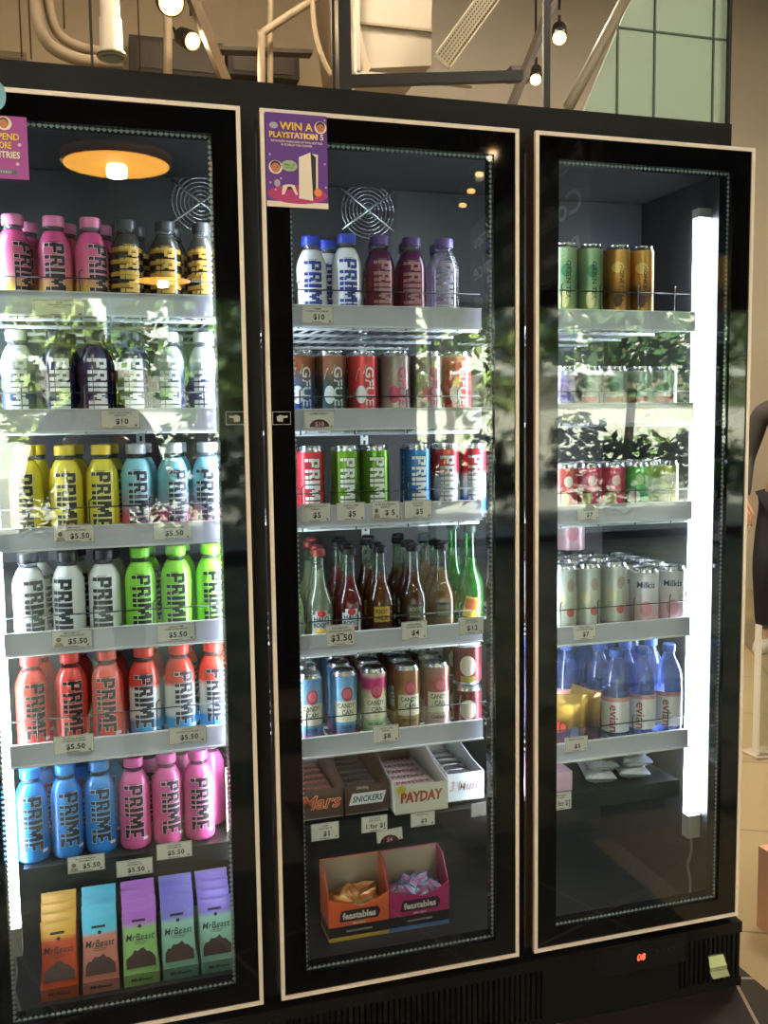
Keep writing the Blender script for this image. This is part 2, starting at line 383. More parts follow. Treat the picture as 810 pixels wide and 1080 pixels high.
# solid bottom shelf
ZB = .450
DKS = mat('dark shelf steel', '1b1b1d', .4)
for dn, (x0, x1) in {1: (-.712, -.28), 2: (-.25, .25), 3: (.285, .70)}.items():
    sb = MB().box((x0, .112, ZB-.012), (x1, .6, ZB), DKS).box((x0, .106, ZB-.035), (x1, .112, ZB+.002), DKS)
    sb.build('bottom_shelf', fr)

# ------------------------------------------------------------------ products: kinds
def face(x, y): return -math.atan2(x-CAM.x, y-CAM.y)*.9
PB = [(.0255, 0), (.0285, .003), (.030, .010), (.0298, .026), (.0290, .030), (.0300, .036), (.0302, .060), (.0292, .066), (.0300, .072), (.0302, .092), (.0296, .100), (.0301, .108), (.0302, .116), (.0288, .126), (.0262, .135), (.0225, .1435), (.0195, .149), (.0172, .1525)]
PR = prof_r(PB)
NECK = clearmat('clear plastic neck', 'b8bcc0', .08, .05, .15, 'c8ccd0')
def sport_bottle(name, stops, capc, ink='141216', edge='f4f0ec', hard=False, clear=False, rough=.25, coat=.3):
    r = thing('sports_drink_bottle', '', 'bottle')
    key = name
    sm = clearmat(key+' sleeve', stops[0][1], .06, .04, .25, stops[0][1]) if clear else rampmat(key+' sleeve', stops, rough, 0, hard, coat=coat)
    MB().lathe(PB, sm, 28).build('bottle_body', r)
    MB().lathe([(.0165, .1525), (.0165, .158), (.0182, .159), (.0182, .161)], NECK, 20).build('neck', r)
    c = MB(); cm = mat(key+' cap', capc, .35)
    prof = [(.0188, .161), (.0192, .163), (.0192, .177), (.0182, .180)]
    c.lathe(prof, cm, 28); c.build('cap', r)
    le = MB(); L = .104; hgt = .037
    fn = wrap(PR, .0765, 0, .0005, True)
    if edge: block_word(le, 'PRIME', wrap(PR, .0765, 0, .0003, True), L, hgt, mat(key+' edge', edge, .4), .0008)
    block_word(le, 'PRIME', fn, L, hgt, mat(key+' ink', ink, .4))
    if ink != 'f4f4f6' :
        f2 = wrap(PR, .131, 0, .0005); 
        for dz, wd in ((.0, .009), (-.0025, .006)): patch(le, f2, -wd, dz, wd, dz+.0009, mat(key+' ink', ink, .4), 4, 1)
        f3 = wrap(PR, .018, .75, .0005); patch(le, f3, -.006, 0, .006, .006, mat('bottle small print', 'e8e6ee', .5), 3, 1)
    le.build('lettering', r); return r
def can_prof(r, h): return [(r*.80, 0), (r*.86, .002), (r*.96, .007), (r, .010), (r, h-.010), (r*.96, h-.0065), (r*.87, h-.003), (r*.88, h-.001), (r*.88, h)]
ALU = mat('bare aluminium', 'c9ccd0', .22, .95)
def drink_can(name, r, h, stops, hard=False, metal=.35, noise=0, label='soda_can', rough=.3, nscale=70, cover=.0):
    t = thing(label, '', 'can'); prof = can_prof(r, h)
    body = rampmat(name+' print', stops, rough, metal, hard, noise, nscale)
    MB().lathe(prof[3:5], body, 28, cap=False).lathe(prof[:4], ALU, 28, cap=False).build('can_body', t)
    k = MB().lathe(prof[4:], ALU, 28, cap=False).lathe([(r*.83, h), (r*.80, h-.004), (.0005, h-.004)], mat('can end grey', '77797c', .4, .8), 28, cap=False)
    lid = k.build('lid', t)
    tb = MB().box((-.005, -.012, h-.0035), (.005, .009, h-.0022), ALU); tb.build('pull_tab', lid)
    return t, (lambda z, r=r: r)

def rows(proto, base, xs, y, descs, group, offs=None, dz=0):
    for i, x in enumerate(xs):
        o = (offs[i] if offs else 0)
        place(proto, (x, y, base+dz), face(x, y)+math.radians(o), descs[i], group)
POS3 = ('leftmost', 'middle', 'rightmost')
SHN = {1: 'top shelf', 2: 'second shelf', 3: 'third shelf', 4: 'fourth shelf', 5: 'fifth shelf', 6: 'bottom shelf'}
DRN = {1: 'left door', 2: 'middle door', 3: 'right door'}
def trio(proto, base, xs, what, dn, sn, y=.155, offs=None, back=.066, backx=.014, bk=True):
    g = f'{what}s on the {SHN[sn]}, {DRN[dn]}'
    n = len(xs); pos = POS3 if n == 3 else [('leftmost', 'rightmost')[i] for i in range(n)] if n == 2 else ['single'] if n == 1 else [('leftmost', 'second', 'third', 'fourth', 'fifth')[i] for i in range(n)]
    rows(proto, base, xs, y, [f'{what}, {pos[i]} in front row, {DRN[dn]}' for i in range(n)], g, offs)
    if bk: rows(proto, base, [x+backx for x in xs], y+back, [f'{what}, {pos[i]} in back row, {DRN[dn]}' for i in range(n)], g, [random.uniform(-50, 50) for _ in xs])

# left door
xa = (-.679, -.609, -.544); xb = (-.478, -.410, -.343)
pk = sport_bottle('pink yellow', [(.0, 'f4dc4c'), (.045, 'f0c850'), (.075, 'ea7f9a'), (.14, 'e8609c')], 'e884ae', '2a2430', 'f4c8d4')
trio(pk, RAILS[1][0][1], xa, 'pink and yellow sports drink bottle with pink cap', 1, 1, offs=(35, 0, 25), backx=.02)
gd = sport_bottle('gold black', [(.0, '3a2c18'), (.012, 'b98a36'), (.02, '2c2010'), (.032, 'b98a36'), (.04, '2c2010'), (.052, 'c29440'), (.06, '2c2010'), (.074, 'c29440'), (.082, '2c2010'), (.096, 'c29440'), (.104, '2c2010'), (.118, 'b98a36'), (.126, '46443c'), (.15, '5c5c58')], '3c3d40', 'd2a64c', None, True)
trio(gd, RAILS[1][0][1], (-.481, -.410, -.340), 'clear topped bottle with gold and black bands', 1, 1, offs=(10, 0, -10), backx=.02)
nv = sport_bottle('navy', [(.0, '20264e'), (.11, '232a5a'), (.14, '1c2040')], '20243c', 'f4f4f6', None)
trio(nv, RAILS[1][1][1], (-.612, -.546, -.479), 'navy sports drink bottle with white lettering and dark cap', 1, 2, offs=(5, 8, 5))
nw = sport_bottle('navy white', [(.0, '30386a'), (.09, '3c4478'), (.115, 'a8b4b4'), (.15, 'c4ccc8')], 'e4e6e2', 'f4f4f6', None)
trio(nw, RAILS[1][1][1], (-.410, -.344), 'navy bottle with pale clear top and white cap', 1, 2, offs=(0, -5))
place(nw, (-.682, .155, RAILS[1][1][1]), 0, 'pale navy bottle with white cap beside the left light tube, second shelf', 'navy bottles')
yl = sport_bottle('yellow', [(.0, 'f0dc3c'), (.15, 'f2e24a')], 'f4d43c', '3a3628', 'f4ecc0')
trio(yl, RAILS[1][2][1], (-.677, -.607, -.541), 'yellow sports drink bottle with black lettering', 1, 3, offs=(-14, 0, -6))
ip = sport_bottle('blue pink', [(.0, 'd84c80'), (.045, 'd4588c'), (.062, 'a8a4c4'), (.1, '8ccce0'), (.15, '92d6e8')], 'c8ccd4', '2c2c3a', 'd8dce8')
trio(ip, RAILS[1][2][1], xb, 'light blue and pink sports drink bottle with silver cap', 1, 3, offs=(4, 18, -12))
wt = sport_bottle('white', [(.0, 'eceef0'), (.15, 'f2f4f6')], '26262a', '1e1e22', 'b4b6bc')
trio(wt, RAILS[1][3][1], (-.681, -.611, -.545), 'white sports drink bottle with black cap and lettering', 1, 4, offs=(18, -24, -10))
gn = sport_bottle('lime', [(.0, '8ce040'), (.15, '9cec4c')], '98ea44', '1c2818', 'ccf0a8')
trio(gn, RAILS[1][3][1], xb, 'lime green sports drink bottle with green cap', 1, 4, offs=(2, -4, 6))
rd = sport_bottle('red', [(.0, 'e2453c'), (.15, 'e84e42')], 'ee4a40', '22181a', 'f0b0a8')
trio(rd, RAILS[1][4][1], (-.685, -.614, -.547), 'red sports drink bottle with red cap', 1, 5, offs=(12, 4, -8))
pop = sport_bottle('red white blue', [(.0, '3c9ade'), (.036, '4ca8e4'), (.046, 'eceef2'), (.098, 'f0eef0'), (.108, 'ee5440'), (.15, 'ec4a3a')], 'e84a3c', '2c2a38', 'd8d8e4')
trio(pop, RAILS[1][4][1], xb, 'red, white and blue sports drink bottle with red cap', 1, 5, offs=(-4, 16, 6))
bl = sport_bottle('blue', [(.0, '1c7cd8'), (.15, '2a8ce4')], '2c92e6', '14182a', '9cc8ee')
trio(bl, ZB+.001, (-.696, -.632, -.570), 'bright blue sports drink bottle with blue cap', 1, 6, offs=(2, 8, 0), back=.064, backx=.018)
pn = sport_bottle('pink', [(.0, 'e45c9e'), (.15, 'ea6caa')], 'ea68a8', '241822', 'f4c4dc')
trio(pn, ZB+.001, (-.505, -.442, -.380), 'pink sports drink bottle with pink cap and black lettering', 1, 6, offs=(-4, 14, 4), back=.064, backx=.03)

# middle door
def centred(z0, z1): return lambda z: 0
b2 = RAILS[2]
wb = sport_bottle('white blue', [(.0, 'e8e8f2'), (.15, 'f2f2f8')], '2c44b8', '2c3c9c', None)
place(wb, (-.127, .155, b2[0][1]-.006), face(-.127, .155)+math.radians(4), 'white bottle with blue lettering and blue cap, leftmost on top shelf of middle door', 'white bottles with blue lettering')
place(wb, (-.056, .152, b2[0][1]), face(-.056, .155)+math.radians(6), 'white bottle with blue lettering, right one in front row of middle door', 'white bottles with blue lettering')
place(wb, (-.078, .222, b2[0][1]), face(-.09, .2)-.2, 'white bottle with blue cap half hidden behind the front two, middle door', 'white bottles with blue lettering')
dr = sport_bottle('dark red purple', [(.0, '5c1c2c'), (.09, '7a2030'), (.13, '54204c')], '4c2c70', 'a87078', None)
trio(dr, b2[0][1], (.014, .082), 'dark red sports drink bottle with purple cap', 2, 1, offs=(10, 0))
cl = sport_bottle('clear', [(.0, 'c4c0cc')], '6c5a94', 'b4a8b4', None, clear=True)
place(cl, (.153, .155, b2[0][1]), face(.153, .155), 'clear ribbed bottle with purple cap at right end of top shelf, middle door', 'clear bottles')
place(cl, (.165, .222, b2[0][1]), 0, 'clear bottle with purple cap behind another clear bottle, top shelf, middle door', 'clear bottles')
def fuel(name, stops, badge):
    t, rf = drink_can(name, .0305, .157, stops, noise=.07, nscale=45, label='energy_drink_can')
    k = MB(); text(k, 'GFUEL', .026, wrap(rf, .078, .35, .0004, True), mat(name+' text', badge, .3, .3), bold=.03, w=.095)
    f = wrap(rf, .1, -.25, .0004); disc(k, f, 0, -.03, .011, .018, mat(name+' art', badge, .4)); poly(k, f, [(-.012, .0), (.006, .012), (.012, .03), (-.004, .022)], mat(name+' art2', 'd8d4c4', .4))
    k.build('lettering', t); return t
f1 = fuel('fuel green', [(.0, '2c3840'), (.05, '8c9c70'), (.09, '3050a0'), (.13, '50607c'), (.15, '8c4c30')], 'd8dce0')
f2 = fuel('fuel grey', [(.0, '282c30'), (.05, '6c5048'), (.09, '3c5458'), (.13, '404c48'), (.15, '8c5c40')], 'c8ccd0')
f3 = fuel('fuel red', [(.0, '9c2028'), (.03, '203c78'), (.06, 'b42c34'), (.1, 'c43438'), (.15, 'c83c3c')], 'e4e0e0')
f4 = fuel('fuel pale', [(.0, 'b8b0a8'), (.06, 'c8c4bc'), (.1, 'a89890'), (.15, '9c8c84')], 'c04c6c')
for p, x, wn_ in ((f1, -.155, 'green, blue and white tall energy drink can'), (f2, -.090, 'dark grey tall energy drink can'), (f3, -.024, 'red tall energy drink can'), (f4, .046, 'pale tall energy drink can with pink lettering'), (f4, .115, 'pale tall energy drink can with pink lettering'), (f3, .180, 'red tall energy drink can')):
    ex = {.046: ', left of two', .115: ', right of two', .180: ', at the right end', -.024: ', third from left'}.get(x, '')
    place(p, (x, .158, b2[1][1]), face(x, .158)+.1, f'{wn_}{ex}, front row, middle door', 'tall energy drink cans')
    place(p, (x+.008, .226, b2[1][1]), face(x, .158)-.5, f'{wn_}{ex}, back row, middle door', 'tall energy drink cans')
def pcan(name, stops, ink='eceae6', edge='1c1c20'):
    t, rf = drink_can(name, .0285, .157, stops, label='slim_energy_can', metal=.45)
    k = MB(); block_word(k, 'PRIME', wrap(rf, .082, 0, .0003, True), .102, .031, mat('can edge '+edge, edge, .4), .0008); block_word(k, 'PRIME', wrap(rf, .082, 0, .0005, True), .102, .031, mat('can ink '+ink, ink, .35)); k.build('lettering', t); return t
c1 = pcan('can red', [(.0, 'b02830'), (.15, 'd03640')]); c2 = pcan('can green', [(.0, '4c7c1c'), (.15, '70a428')]); c3 = pcan('can blue', [(.0, '2058a8'), (.15, '3c84d0')])
c4 = pcan('can tricolour', [(.0, '2c68b8'), (.04, '2c68b8'), (.055, 'd8dce0'), (.085, 'd8dce0'), (.1, 'c8303a'), (.15, 'cc3440')])
for p, x, wn_ in ((c1, -.137, 'red slim can with white lettering'), (c2, -.064, 'green slim can, left of the two'), (c2, -.001, 'green slim can, right of the two'), (c3, .090, 'blue slim can with white lettering'), (c4, .153, 'red, white and blue slim can, left of the two'), (c4, .216, 'red, white and blue slim can, right of the two')):
    place(p, (x, .156, b2[2][1]), face(x, .156)+.12, f'{wn_}, front row, middle door', 'slim energy cans')
    if x < .2: place(p, (x+.012, .220, b2[2][1]), face(x, .156)+random.uniform(-.8, .2), f'{wn_}, back row, middle door', 'slim energy cans')
# glass soda bottles
def soda(name, liquid, H, body_r, labelfn, capc='1c1c1e', dense=.45, neckc=None, fill=.72):
    t = thing('glass_soda_bottle', '', 'bottle'); R = body_r; k = H/.206
    pr = [(R*.86, 0), (R*.97, .003*k), (R, .008*k), (R, .088*k), (R*.94, .100*k), (R*.74, .115*k), (R*.50, .132*k), (R*.42, .150*k), (R*.38, .190*k), (R*.42, .193*k), (R*.42, .197*k)]
    gl = clearmat(name+' glass', neckc or 'd8dcd8', .07, .02)
    MB().lathe(pr, gl, 24).build('bottle_glass', t)
    fz = H*fill
    inner = [(r*.93, max(z, .004)) for r, z in pr if z < fz]; inner.append((prof_r(pr)(fz)*.9, fz))
    MB().lathe(inner, clearmat(name+' liquid', liquid, .0, .1, dense, liquid), 24).build('liquid', t)
    MB().lathe([(R*.48, .192*k), (R*.50, .195*k), (R*.48, .203*k), (R*.40, .206*k)], mat(name+' cap', capc, .4, .4), 20).build('crown_cap', t)
    lb = MB(); labelfn(lb, wrap(lambda z: R, .063*k, 0, .0006), wrap(lambda z: R, .063*k, 0, .0009)); lb.build('bottle_label', t); return t
def halo_label(base, lower):
    def f(lb, a, b):
        w = mat('label white '+base, base, .4)
        poly(lb, a, [], w) if False else None
        patch(lb, a, -.02, -.03, .02, .012, w, 8, 3); patch(lb, a, -.013, .012, .013, .02, w, 6, 1)
        disc(lb, b, 0, .014, .009, .007, mat('label red', 'c83830', .4))
        text(lb, 'HALO', .014, b, mat('label navy', '16203c', .4), 0, .003, .05, w=.032); text(lb, 'BOOST', .013, b, mat('label navy', '16203c', .4), 0, -.009, .05, w=.034)
        patch(lb, b, -.012, -.028, .012, -.016, mat('label low '+lower, lower, .4), 5, 1)
    return f
def plain_label(c, ink, t1, t2):
    def f(lb, a, b):
        patch(lb, a, -.017, -.012, .017, .020, mat('paper '+c, c, .5), 6, 2); text(lb, t1, .012, b, mat('paper ink '+ink, ink, .4), 0, .010, .04, w=.026); text(lb, t2, .012, b, mat('paper ink '+ink, ink, .4), 0, -.003, .04, w=.024)
        patch(lb, b, -.012, -.036, .012, -.026, mat('neck ring', 'b8b4a4', .4), 5, 1)
    return f
s1 = soda('soda clear', 'e0e4cc', .206, .0295, halo_label('b4bcbc', 'd8b048'), '7a3028', .35, fill=.8)
s2 = soda('soda red', 'a8303c', .206, .0295, halo_label('ccd4dc', 'c0343c'), '1c1c1e', .5)
s3 = soda('soda brown', '9a5428', .206, .0295, plain_label('b08c2c', '3a200c', 'RIOT', 'ALE'), '1a1a1c', .5)
s4 = soda('soda cola', '8a4c2c', .206, .0295, plain_label('4a4434', 'a8a080', 'ROOT', 'BEER'), '1a1a1c', .5)
s5 = soda('soda amber', 'cc8834', .206, .0295, plain_label('2c2c24', '88703c', 'GINGER', 'BEER'), '1a1a1c', .45)
def green_label(lb, a, b):
    m = mat('yellow label', 'e8c83c', .5); c, s = math.cos(-.22), math.sin(-.22); rot = lambda u, v: a(u*c-v*s, u*s+v*c); rb = lambda u, v: b(u*c-v*s, u*s+v*c)
    patch(lb, rot, -.016, -.028, .016, .016, m, 6, 3); patch(lb, rb, -.015, -.010, .015, .012, mat('orange label band', 'd87830', .5), 6, 2)
    text(lb, 'KICKAPOO', .009, rb, mat('label red', 'a83830', .4), 0, .006, .04, w=.026); text(lb, 'JOY', .010, rb, mat('label red', 'a83830', .4), 0, -.004, .04, w=.02)
s6 = soda('soda green', '3ca840', .242, .0295, green_label, '2c3c30', .35, '9ce4a4', .70)
zb = b2[3][1]
order = [(s1, -.185, 'clear lemon soda bottle'), (s1, -.124, 'clear lemon soda bottle'), (s2, -.060, 'red soda glass bottle'), (s3, .006, 'brown soda bottle with yellow label'), (s4, .079, 'dark cola-coloured glass bottle'), (s5, .142, 'amber soda bottle with black cap'), (s6, .207, 'tall green glass bottle with yellow label')]
rn = ('front', 'second', 'third', 'fourth')
for p, x, wn_ in order:
    for r in range(4 if p is not s6 else 2):
        yy = .156+r*.066; xx = x+(.010*r if r % 2 else .004*r)
        extra = {-.185: ' at left edge', -.124: ' beside the red ones'}.get(x, '')
        if xx < -.2: continue
        if p is s6 and r: xx = x-.012
        place(p, (xx, yy, zb), face(xx, yy)+(.1 if r == 0 else random.uniform(-.6, .6)), f'{wn_}{extra}, {rn[r]} row, middle door', 'glass soda bottles in rows, middle door')
# candy coloured slim cans
def ccan(name, stops, ball, sub):
    t, rf = drink_can(name, .0272, .152, stops, label='slim_soda_can', metal=.3)
    k = MB(); f = wrap(rf, .078, .1, .0004); f2 = wrap(rf, .078, .1, .0007)
    patch(k, f, -.026, -.032, .026, .012, mat('can cream', 'e6e0c8', .4), 8, 2)
    disc(k, f2, .002, .027, .0125, .015, mat('ball '+ball, ball, .4)); disc(k, wrap(rf, .078, .1, .0009), .002, .028, .009, .011, mat('ball ring', 'd87080', .4), 14)
    ink = mat('can dark ink', '20282c', .4)
    text(k, 'CANDY', .0135, f2, ink, 0, .003, .025, w=.038); text(k, 'CAN', .0135, f2, ink, .002, -.011, .025, w=.024)
    text(k, sub, .0095, f2, ink, 0, -.042, .03, w=min(.034, .006*len(sub)))
    k.build('lettering', t); return t
k1 = ccan('candy blue', [(.0, '7ab0cc'), (.02, 'c05c90'), (.03, '5c8cb4'), (.06, '7cb4d8'), (.11, '84bce0'), (.15, '6c90c4')], 'b83848', 'SOUR')
k2 = ccan('candy cream', [(.0, '9cc4a8'), (.04, 'a8d0a0'), (.06, 'dcd8a4'), (.1, 'e4d8a8'), (.112, 'd8408c'), (.13, 'd83c84'), (.14, 'e8dcc0'), (.15, 'd8d4c0')], 'c83060', 'BIRTHDAY')
k3 = ccan('candy brown', [(.0, 'a87850'), (.03, '98804c'), (.05, 'b8a060'), (.09, 'b09060'), (.12, 'a07048'), (.15, 'b08868')], 'b84858', 'MARSH')
k4 = ccan('candy pinkish', [(.0, 'c8a0a0'), (.05, 'd4b8b0'), (.06, 'b46464'), (.11, 'b05c58'), (.15, 'c08c84')], 'b05050', 'CHERRY')
zc = b2[4][1]
for p, x, wn_ in ((k1, -.150, 'blue slim can with cream band'), (k1, -.076, 'blue slim can with cream band'), (k2, -.012, 'cream and magenta slim can with dark lettering'), (k3, .062, 'tan slim can with cream band'), (k4, .129, 'dusky pink slim can with cream band')):
    for r in range(4):
        xx = x+(.006*r); yy = .154+r*.066
        ex = {-.150: ' at left edge', -.076: ' beside the cream can'}.get(x, '')
        place(p, (xx, yy, zc), face(xx, yy)+.05+(0 if r == 0 else random.uniform(-.7, .7)), f'{wn_}{ex}, {rn[r]} row, middle door', 'slim cans with cream band, middle door')
t, rf = drink_can('dark red', .031, .095, [(.0, '6c1820'), (.03, '8c2830'), (.06, '5c1820'), (.09, '6c2028')], label='short_soda_can', metal=.5)
k = MB(); f = wrap(rf, .045, 0, .0004); patch(k, f, -.016, -.036, .016, -.022, mat('olive print', '9c8c3c', .4), 5, 1); disc(k, f, 0, .0, .018, .022, mat('cream print', 'd8c8b4', .4)); k.build('print', t)
for dz, yy, w_ in ((0, .156, 'lower of the front stacked pair'), (.0955, .156, 'upper of the front stacked pair'), (0, .224, 'lower of the rear stacked pair'), (.0955, .224, 'upper of the rear stacked pair')):
    place(t, (.200, yy, zc+dz), face(.2, .15), f'short dark red can with cream round print, {w_}, fifth shelf', 'short dark red cans in stacks')

# right door
b3 = RAILS[3]
def simple_can(name, r, h, stops, kind, art=None, **kw):
    t, rf = drink_can(name, r, h, stops, label=kind, **kw)
    k = MB()
    for (u, v, ru, rv, c) in (art or []): disc(k, wrap(rf, 0, 0, .0004), u, v, ru, rv, mat('art '+c, c, .4))
    return t, rf, k
tg, rf, k = simple_can('tall green', .0275, .168, [(.0, 'b8bc70'), (.04, '94a874'), (.09, '7c9c74'), (.16, '90ac80')], 'tall_iced_tea_can', [(.0, .05, .010, .018, 'd8d090'), (.004, .11, .012, .014, '3c7850')]); text(k, 'GREEN TEA', .014, wrap(rf, .09, .3, .0005, True), BLACK, w=.08); k.build('print', tg)
tgo, rf, k = simple_can('tall gold', .0275, .168, [(.0, 'b8b4a4'), (.03, 'a87c38'), (.07, '785024'), (.1, 'c88c40'), (.16, 'd8a458')], 'tall_iced_tea_can', [(.0, .05, .010, .014, '503018'), (.0, .12, .014, .012, 'f0c878')], metal=.6); text(k, 'HONEY TEA', .014, wrap(rf, .085, .3, .0005, True), BLACK, w=.08); k.build('print', tgo)
for p, x, w_ in ((tg, .427, 'pale green tall drink can at left end'), (tg, .489, 'pale green tall drink can beside the gold one'), (tgo, .556, 'gold tall drink can, left of the two'), (tgo, .615, 'gold tall drink can, right of the two')):
    place(p, (x, .155, b3[0][1]), face(x, .155), f'{w_}, top shelf of right door', 'tall cans on the top shelf, right door')
    place(p, (x+.006, .216, b3[0][1]), face(x, .155)+.6, f'{w_}, second row, top shelf of right door', 'tall cans on the top shelf, right door')
sv, rf, k = simple_can('silver small', .0280, .120, [(.0, 'a8acac'), (.03, 'b89c90'), (.05, 'a8b0a4'), (.09, '98a8a0'), (.11, 'b8bcb8')], 'small_soda_can', [(.0, .075, .014, .012, '6c8c78')], metal=.55)
patch(k, wrap(rf, .048, 0, .0005), -.02, -.005, .022, .006, mat('red swash', 'c04844', .4), 8, 1); k.build('print', sv)
sp_, rf, k = simple_can('purple small', .0280, .120, [(.0, '8c84b0'), (.05, '9c94bc'), (.09, '7868a8'), (.11, 'b8b4c8')], 'small_soda_can', [(.0, .06, .014, .02, '5c4890')], metal=.5); k.build('print', sp_)
for i, (p, x) in enumerate(((sp_, .430), (sv, .490), (sv, .551), (sv, .614), (sv, .676))):
    w_ = 'purple and silver small can at left end' if i == 0 else f'silver small can with red stripe, {("", "leftmost", "second", "third", "rightmost")[i]} of four'
    place(p, (x, .155, b3[1][1]), face(x, .155)-.1, f'{w_}, front row, right door', 'small cans on the second shelf, right door')
    place(p, (x+.004, .217, b3[1][1]), face(x, .155)-.4, f'{w_}, back row, right door', 'small cans on the second shelf, right door')
def fruit(name, base, top, a1, a2):
    t, rf, k = simple_can(name, .0285, .127, [(.0, base), (.05, base), (.1, top), (.125, top)], 'fruit_soda_can', [(-.004, .05, .013, .016, a1), (.008, .088, .010, .012, a2)], metal=.35, noise=.01); k.build('print', t); return t
fa = fruit('pink lemon', 'd84868', 'd8685c', 'e8dc78', 'e8e0d0'); fb = fruit('pink', 'c83c64', 'd84c6c', 'b8b074', 'f0c8c0'); fc = fruit('green fruit', '2c9c4c', '58b858', 'e8e4d8', 'c8e0a0'); fd = fruit('olive', '6c7028', '8c8c3c', 'c8c47c', '50582c'); fe = fruit('yellow fruit', 'd8d864', 'c8cc6c', 'f0ecc0', '8c8c4c')
for p, x, w_ in ((fa, .430, 'pink and yellow fruit soda can at left end'), (fb, .489, 'deep pink fruit soda can, left of the two'), (fb, .548, 'deep pink fruit soda can, right of the two'), (fc, .607, 'green fruit soda can'), (fe, .683, 'yellow fruit soda can at right end')):
    place(p, (x, .155, b3[2][1]), face(x, .155), f'{w_}, third shelf of right door', 'fruit soda cans, right door')
    place(p, (x+.004, .218, b3[2][1]), face(x, .155)+.5, f'{w_}, second row, third shelf of right door', 'fruit soda cans, right door')
place(fd, (.655, .235, b3[2][1]), 0, 'olive green fruit soda can behind the green and yellow ones, third shelf', 'fruit soda cans, right door')
mg, rf, k = simple_can('milk grey', .0280, .160, [(.0, '8c5c64'), (.02, '9c747c'), (.03, 'c8ccc0'), (.07, 'c8c8b0'), (.1, 'd4d4cc'), (.15, 'c0c4c0')], 'milk_soda_can', [(.012, .115, .009, .014, 'b89c8c'), (.012, .055, .010, .010, 'c85850'), (-.008, .085, .010, .014, 'e0d8b0')], metal=.45); k.build('print', mg)
ml, rf, k = simple_can('milk white', .0320, .142, [(.0, 'd8b0b8'), (.04, 'e4b8c0'), (.07, 'e4d4dc'), (.1, 'ece8f0'), (.135, 'dcdce4')], 'milk_soda_can', [(.0, .05, .014, .018, 'd88c98')], metal=.1)
text(k, 'Milkis', .020, wrap(rf, .105, 0, .0005), INK, bold=.04, w=.042); k.build('lettering', ml)
for p, xs, w_ in ((mg, (.430, .489, .555), 'tall silver can with fruit print'), (ml, (.632, .702), 'white can with blue lettering')):
    for i, x in enumerate(xs):
        pos = POS3[i] if len(xs) == 3 else ('left', 'right')[i]
        for r in range(4):
            xx = x-.002*r; yy = .155+.068*r
            place(p, (xx, yy, b3[3][1]), face(x, yy)+(.1 if r == 0 else random.uniform(-.8, .5)), f'{w_}, {pos} column, {rn[r]} row, right door', 'milk soda cans, right door')
place(ml, (.523, .30, b3[3][1]+.161), face(.523, .3)+.1, 'white can with blue lettering standing on top of the other cans, right door', 'milk soda cans, right door')
# water bottles
def water():
    t = thing('water_bottle', '', 'bottle'); pr = [(.026, 0), (.031, .004), (.0315, .02), (.030, .03), (.0315, .04), (.0315, .125), (.0305, .132), (.031, .145), (.028, .165), (.022, .182), (.0155, .196), (.0125, .205), (.0125, .212)]
    MB().lathe(pr, clearmat('blue water bottle', 'a8b8e0', .07, .03, .22, '90a8e8'), 26).build('bottle_body', t)
    MB().lathe([(.0135, .208), (.015, .210), (.015, .224), (.0138, .226)], mat('blue screw cap', '5878c8', .35), 22).build('cap', t)
    k = MB(); rf = lambda z: .0318
    f = wrap(rf, .080, .1, .0002); patch(k, f, -.045, -.04, .045, .04, mat('pale label', 'ece6ea', .4), 16, 2); patch(k, wrap(rf, .08, .1, .0006), -.045, .030, .045, .040, mat('label pink band', 'd89c98', .4), 16, 1)
    text(k, 'evian', .028, wrap(rf, .072, .1, .0008, True), mat('evian red', 'b84858', .4), bold=.02, w=.062); k.build('bottle_label', t)
    return t
wa = water()
for i, x in enumerate((.562, .631, .700)):
    for r in range(3):
        place(wa, (x-.004*r, .156+.068*r, b3[4][1]), face(x, .15)+(-.25 if r == 0 else random.uniform(-1, 1)), f'blue plastic water bottle, {POS3[i]} column, {rn[r]} row, right door', 'water bottles, right door')
for j, x in enumerate((.42, .489)):
    for r in (1, 2):
        place(wa, (x, .225+.068*(r-1)+.03, b3[4][1]), random.uniform(-1, 1), f'blue plastic water bottle behind the snack bags, {("left", "right")[j]} column, {("", "first", "second")[r]} row', 'water bottles, right door')
# snack bags
def pillow(name, wd, h, th, m, parent=None, nx=10, nz=12, seed=0, crumple=.0022):
    rnd = random.Random(seed); mb = MB()
    for sgn in (-1, 1):
        vs = []
        for j in range(nz+1):
            for i in range(nx+1):
                u = i/nx; v = j/nz; d = (math.sin(PI*u)**.4)*(math.sin(PI*v)**.3)
                vs.append(((u-.5)*wd*(1-.05*math.sin(PI*v)), sgn*(th/2*d+.0006+rnd.uniform(-1, 1)*crumple*(0 if i in (0, nx) or j in (0, nz) else 1)), v*h))
        fs = [(j*(nx+1)+i, j*(nx+1)+i+1, (j+1)*(nx+1)+i+1, (j+1)*(nx+1)+i) for j in range(nz) for i in range(nx)]
        mb.add(vs, fs if sgn < 0 else [f[::-1] for f in fs], m, True)
    return mb
sb = thing('snack_bag', '', 'snack bag')
pillow('b', .105, .135, .04, rampmat('foil gold', [(.0, 'b87c3c'), (.03, 'a83c34'), (.06, '4c4c78'), (.09, 'a87c3c'), (.12, 'd8a450'), (.135, 'e0b468')], .22, .7, noise=.03, nscale=40)).build('bag', sb)
k = MB(); f = flat((0, -.0215, .055), (1,0,0), (0,0,1)); disc(k, f, -.015, .01, .018, .013, mat('bag red', 'b83c34', .3)); disc(k, f, .022, -.008, .010, .02, mat('bag blue', '5c6484', .3)); k.build('print', sb)
place(sb, (.43, .150, b3[4][1]), face(.43, .15), 'gold foil snack bag at left end of fifth shelf, right door', 'gold foil snack bags')
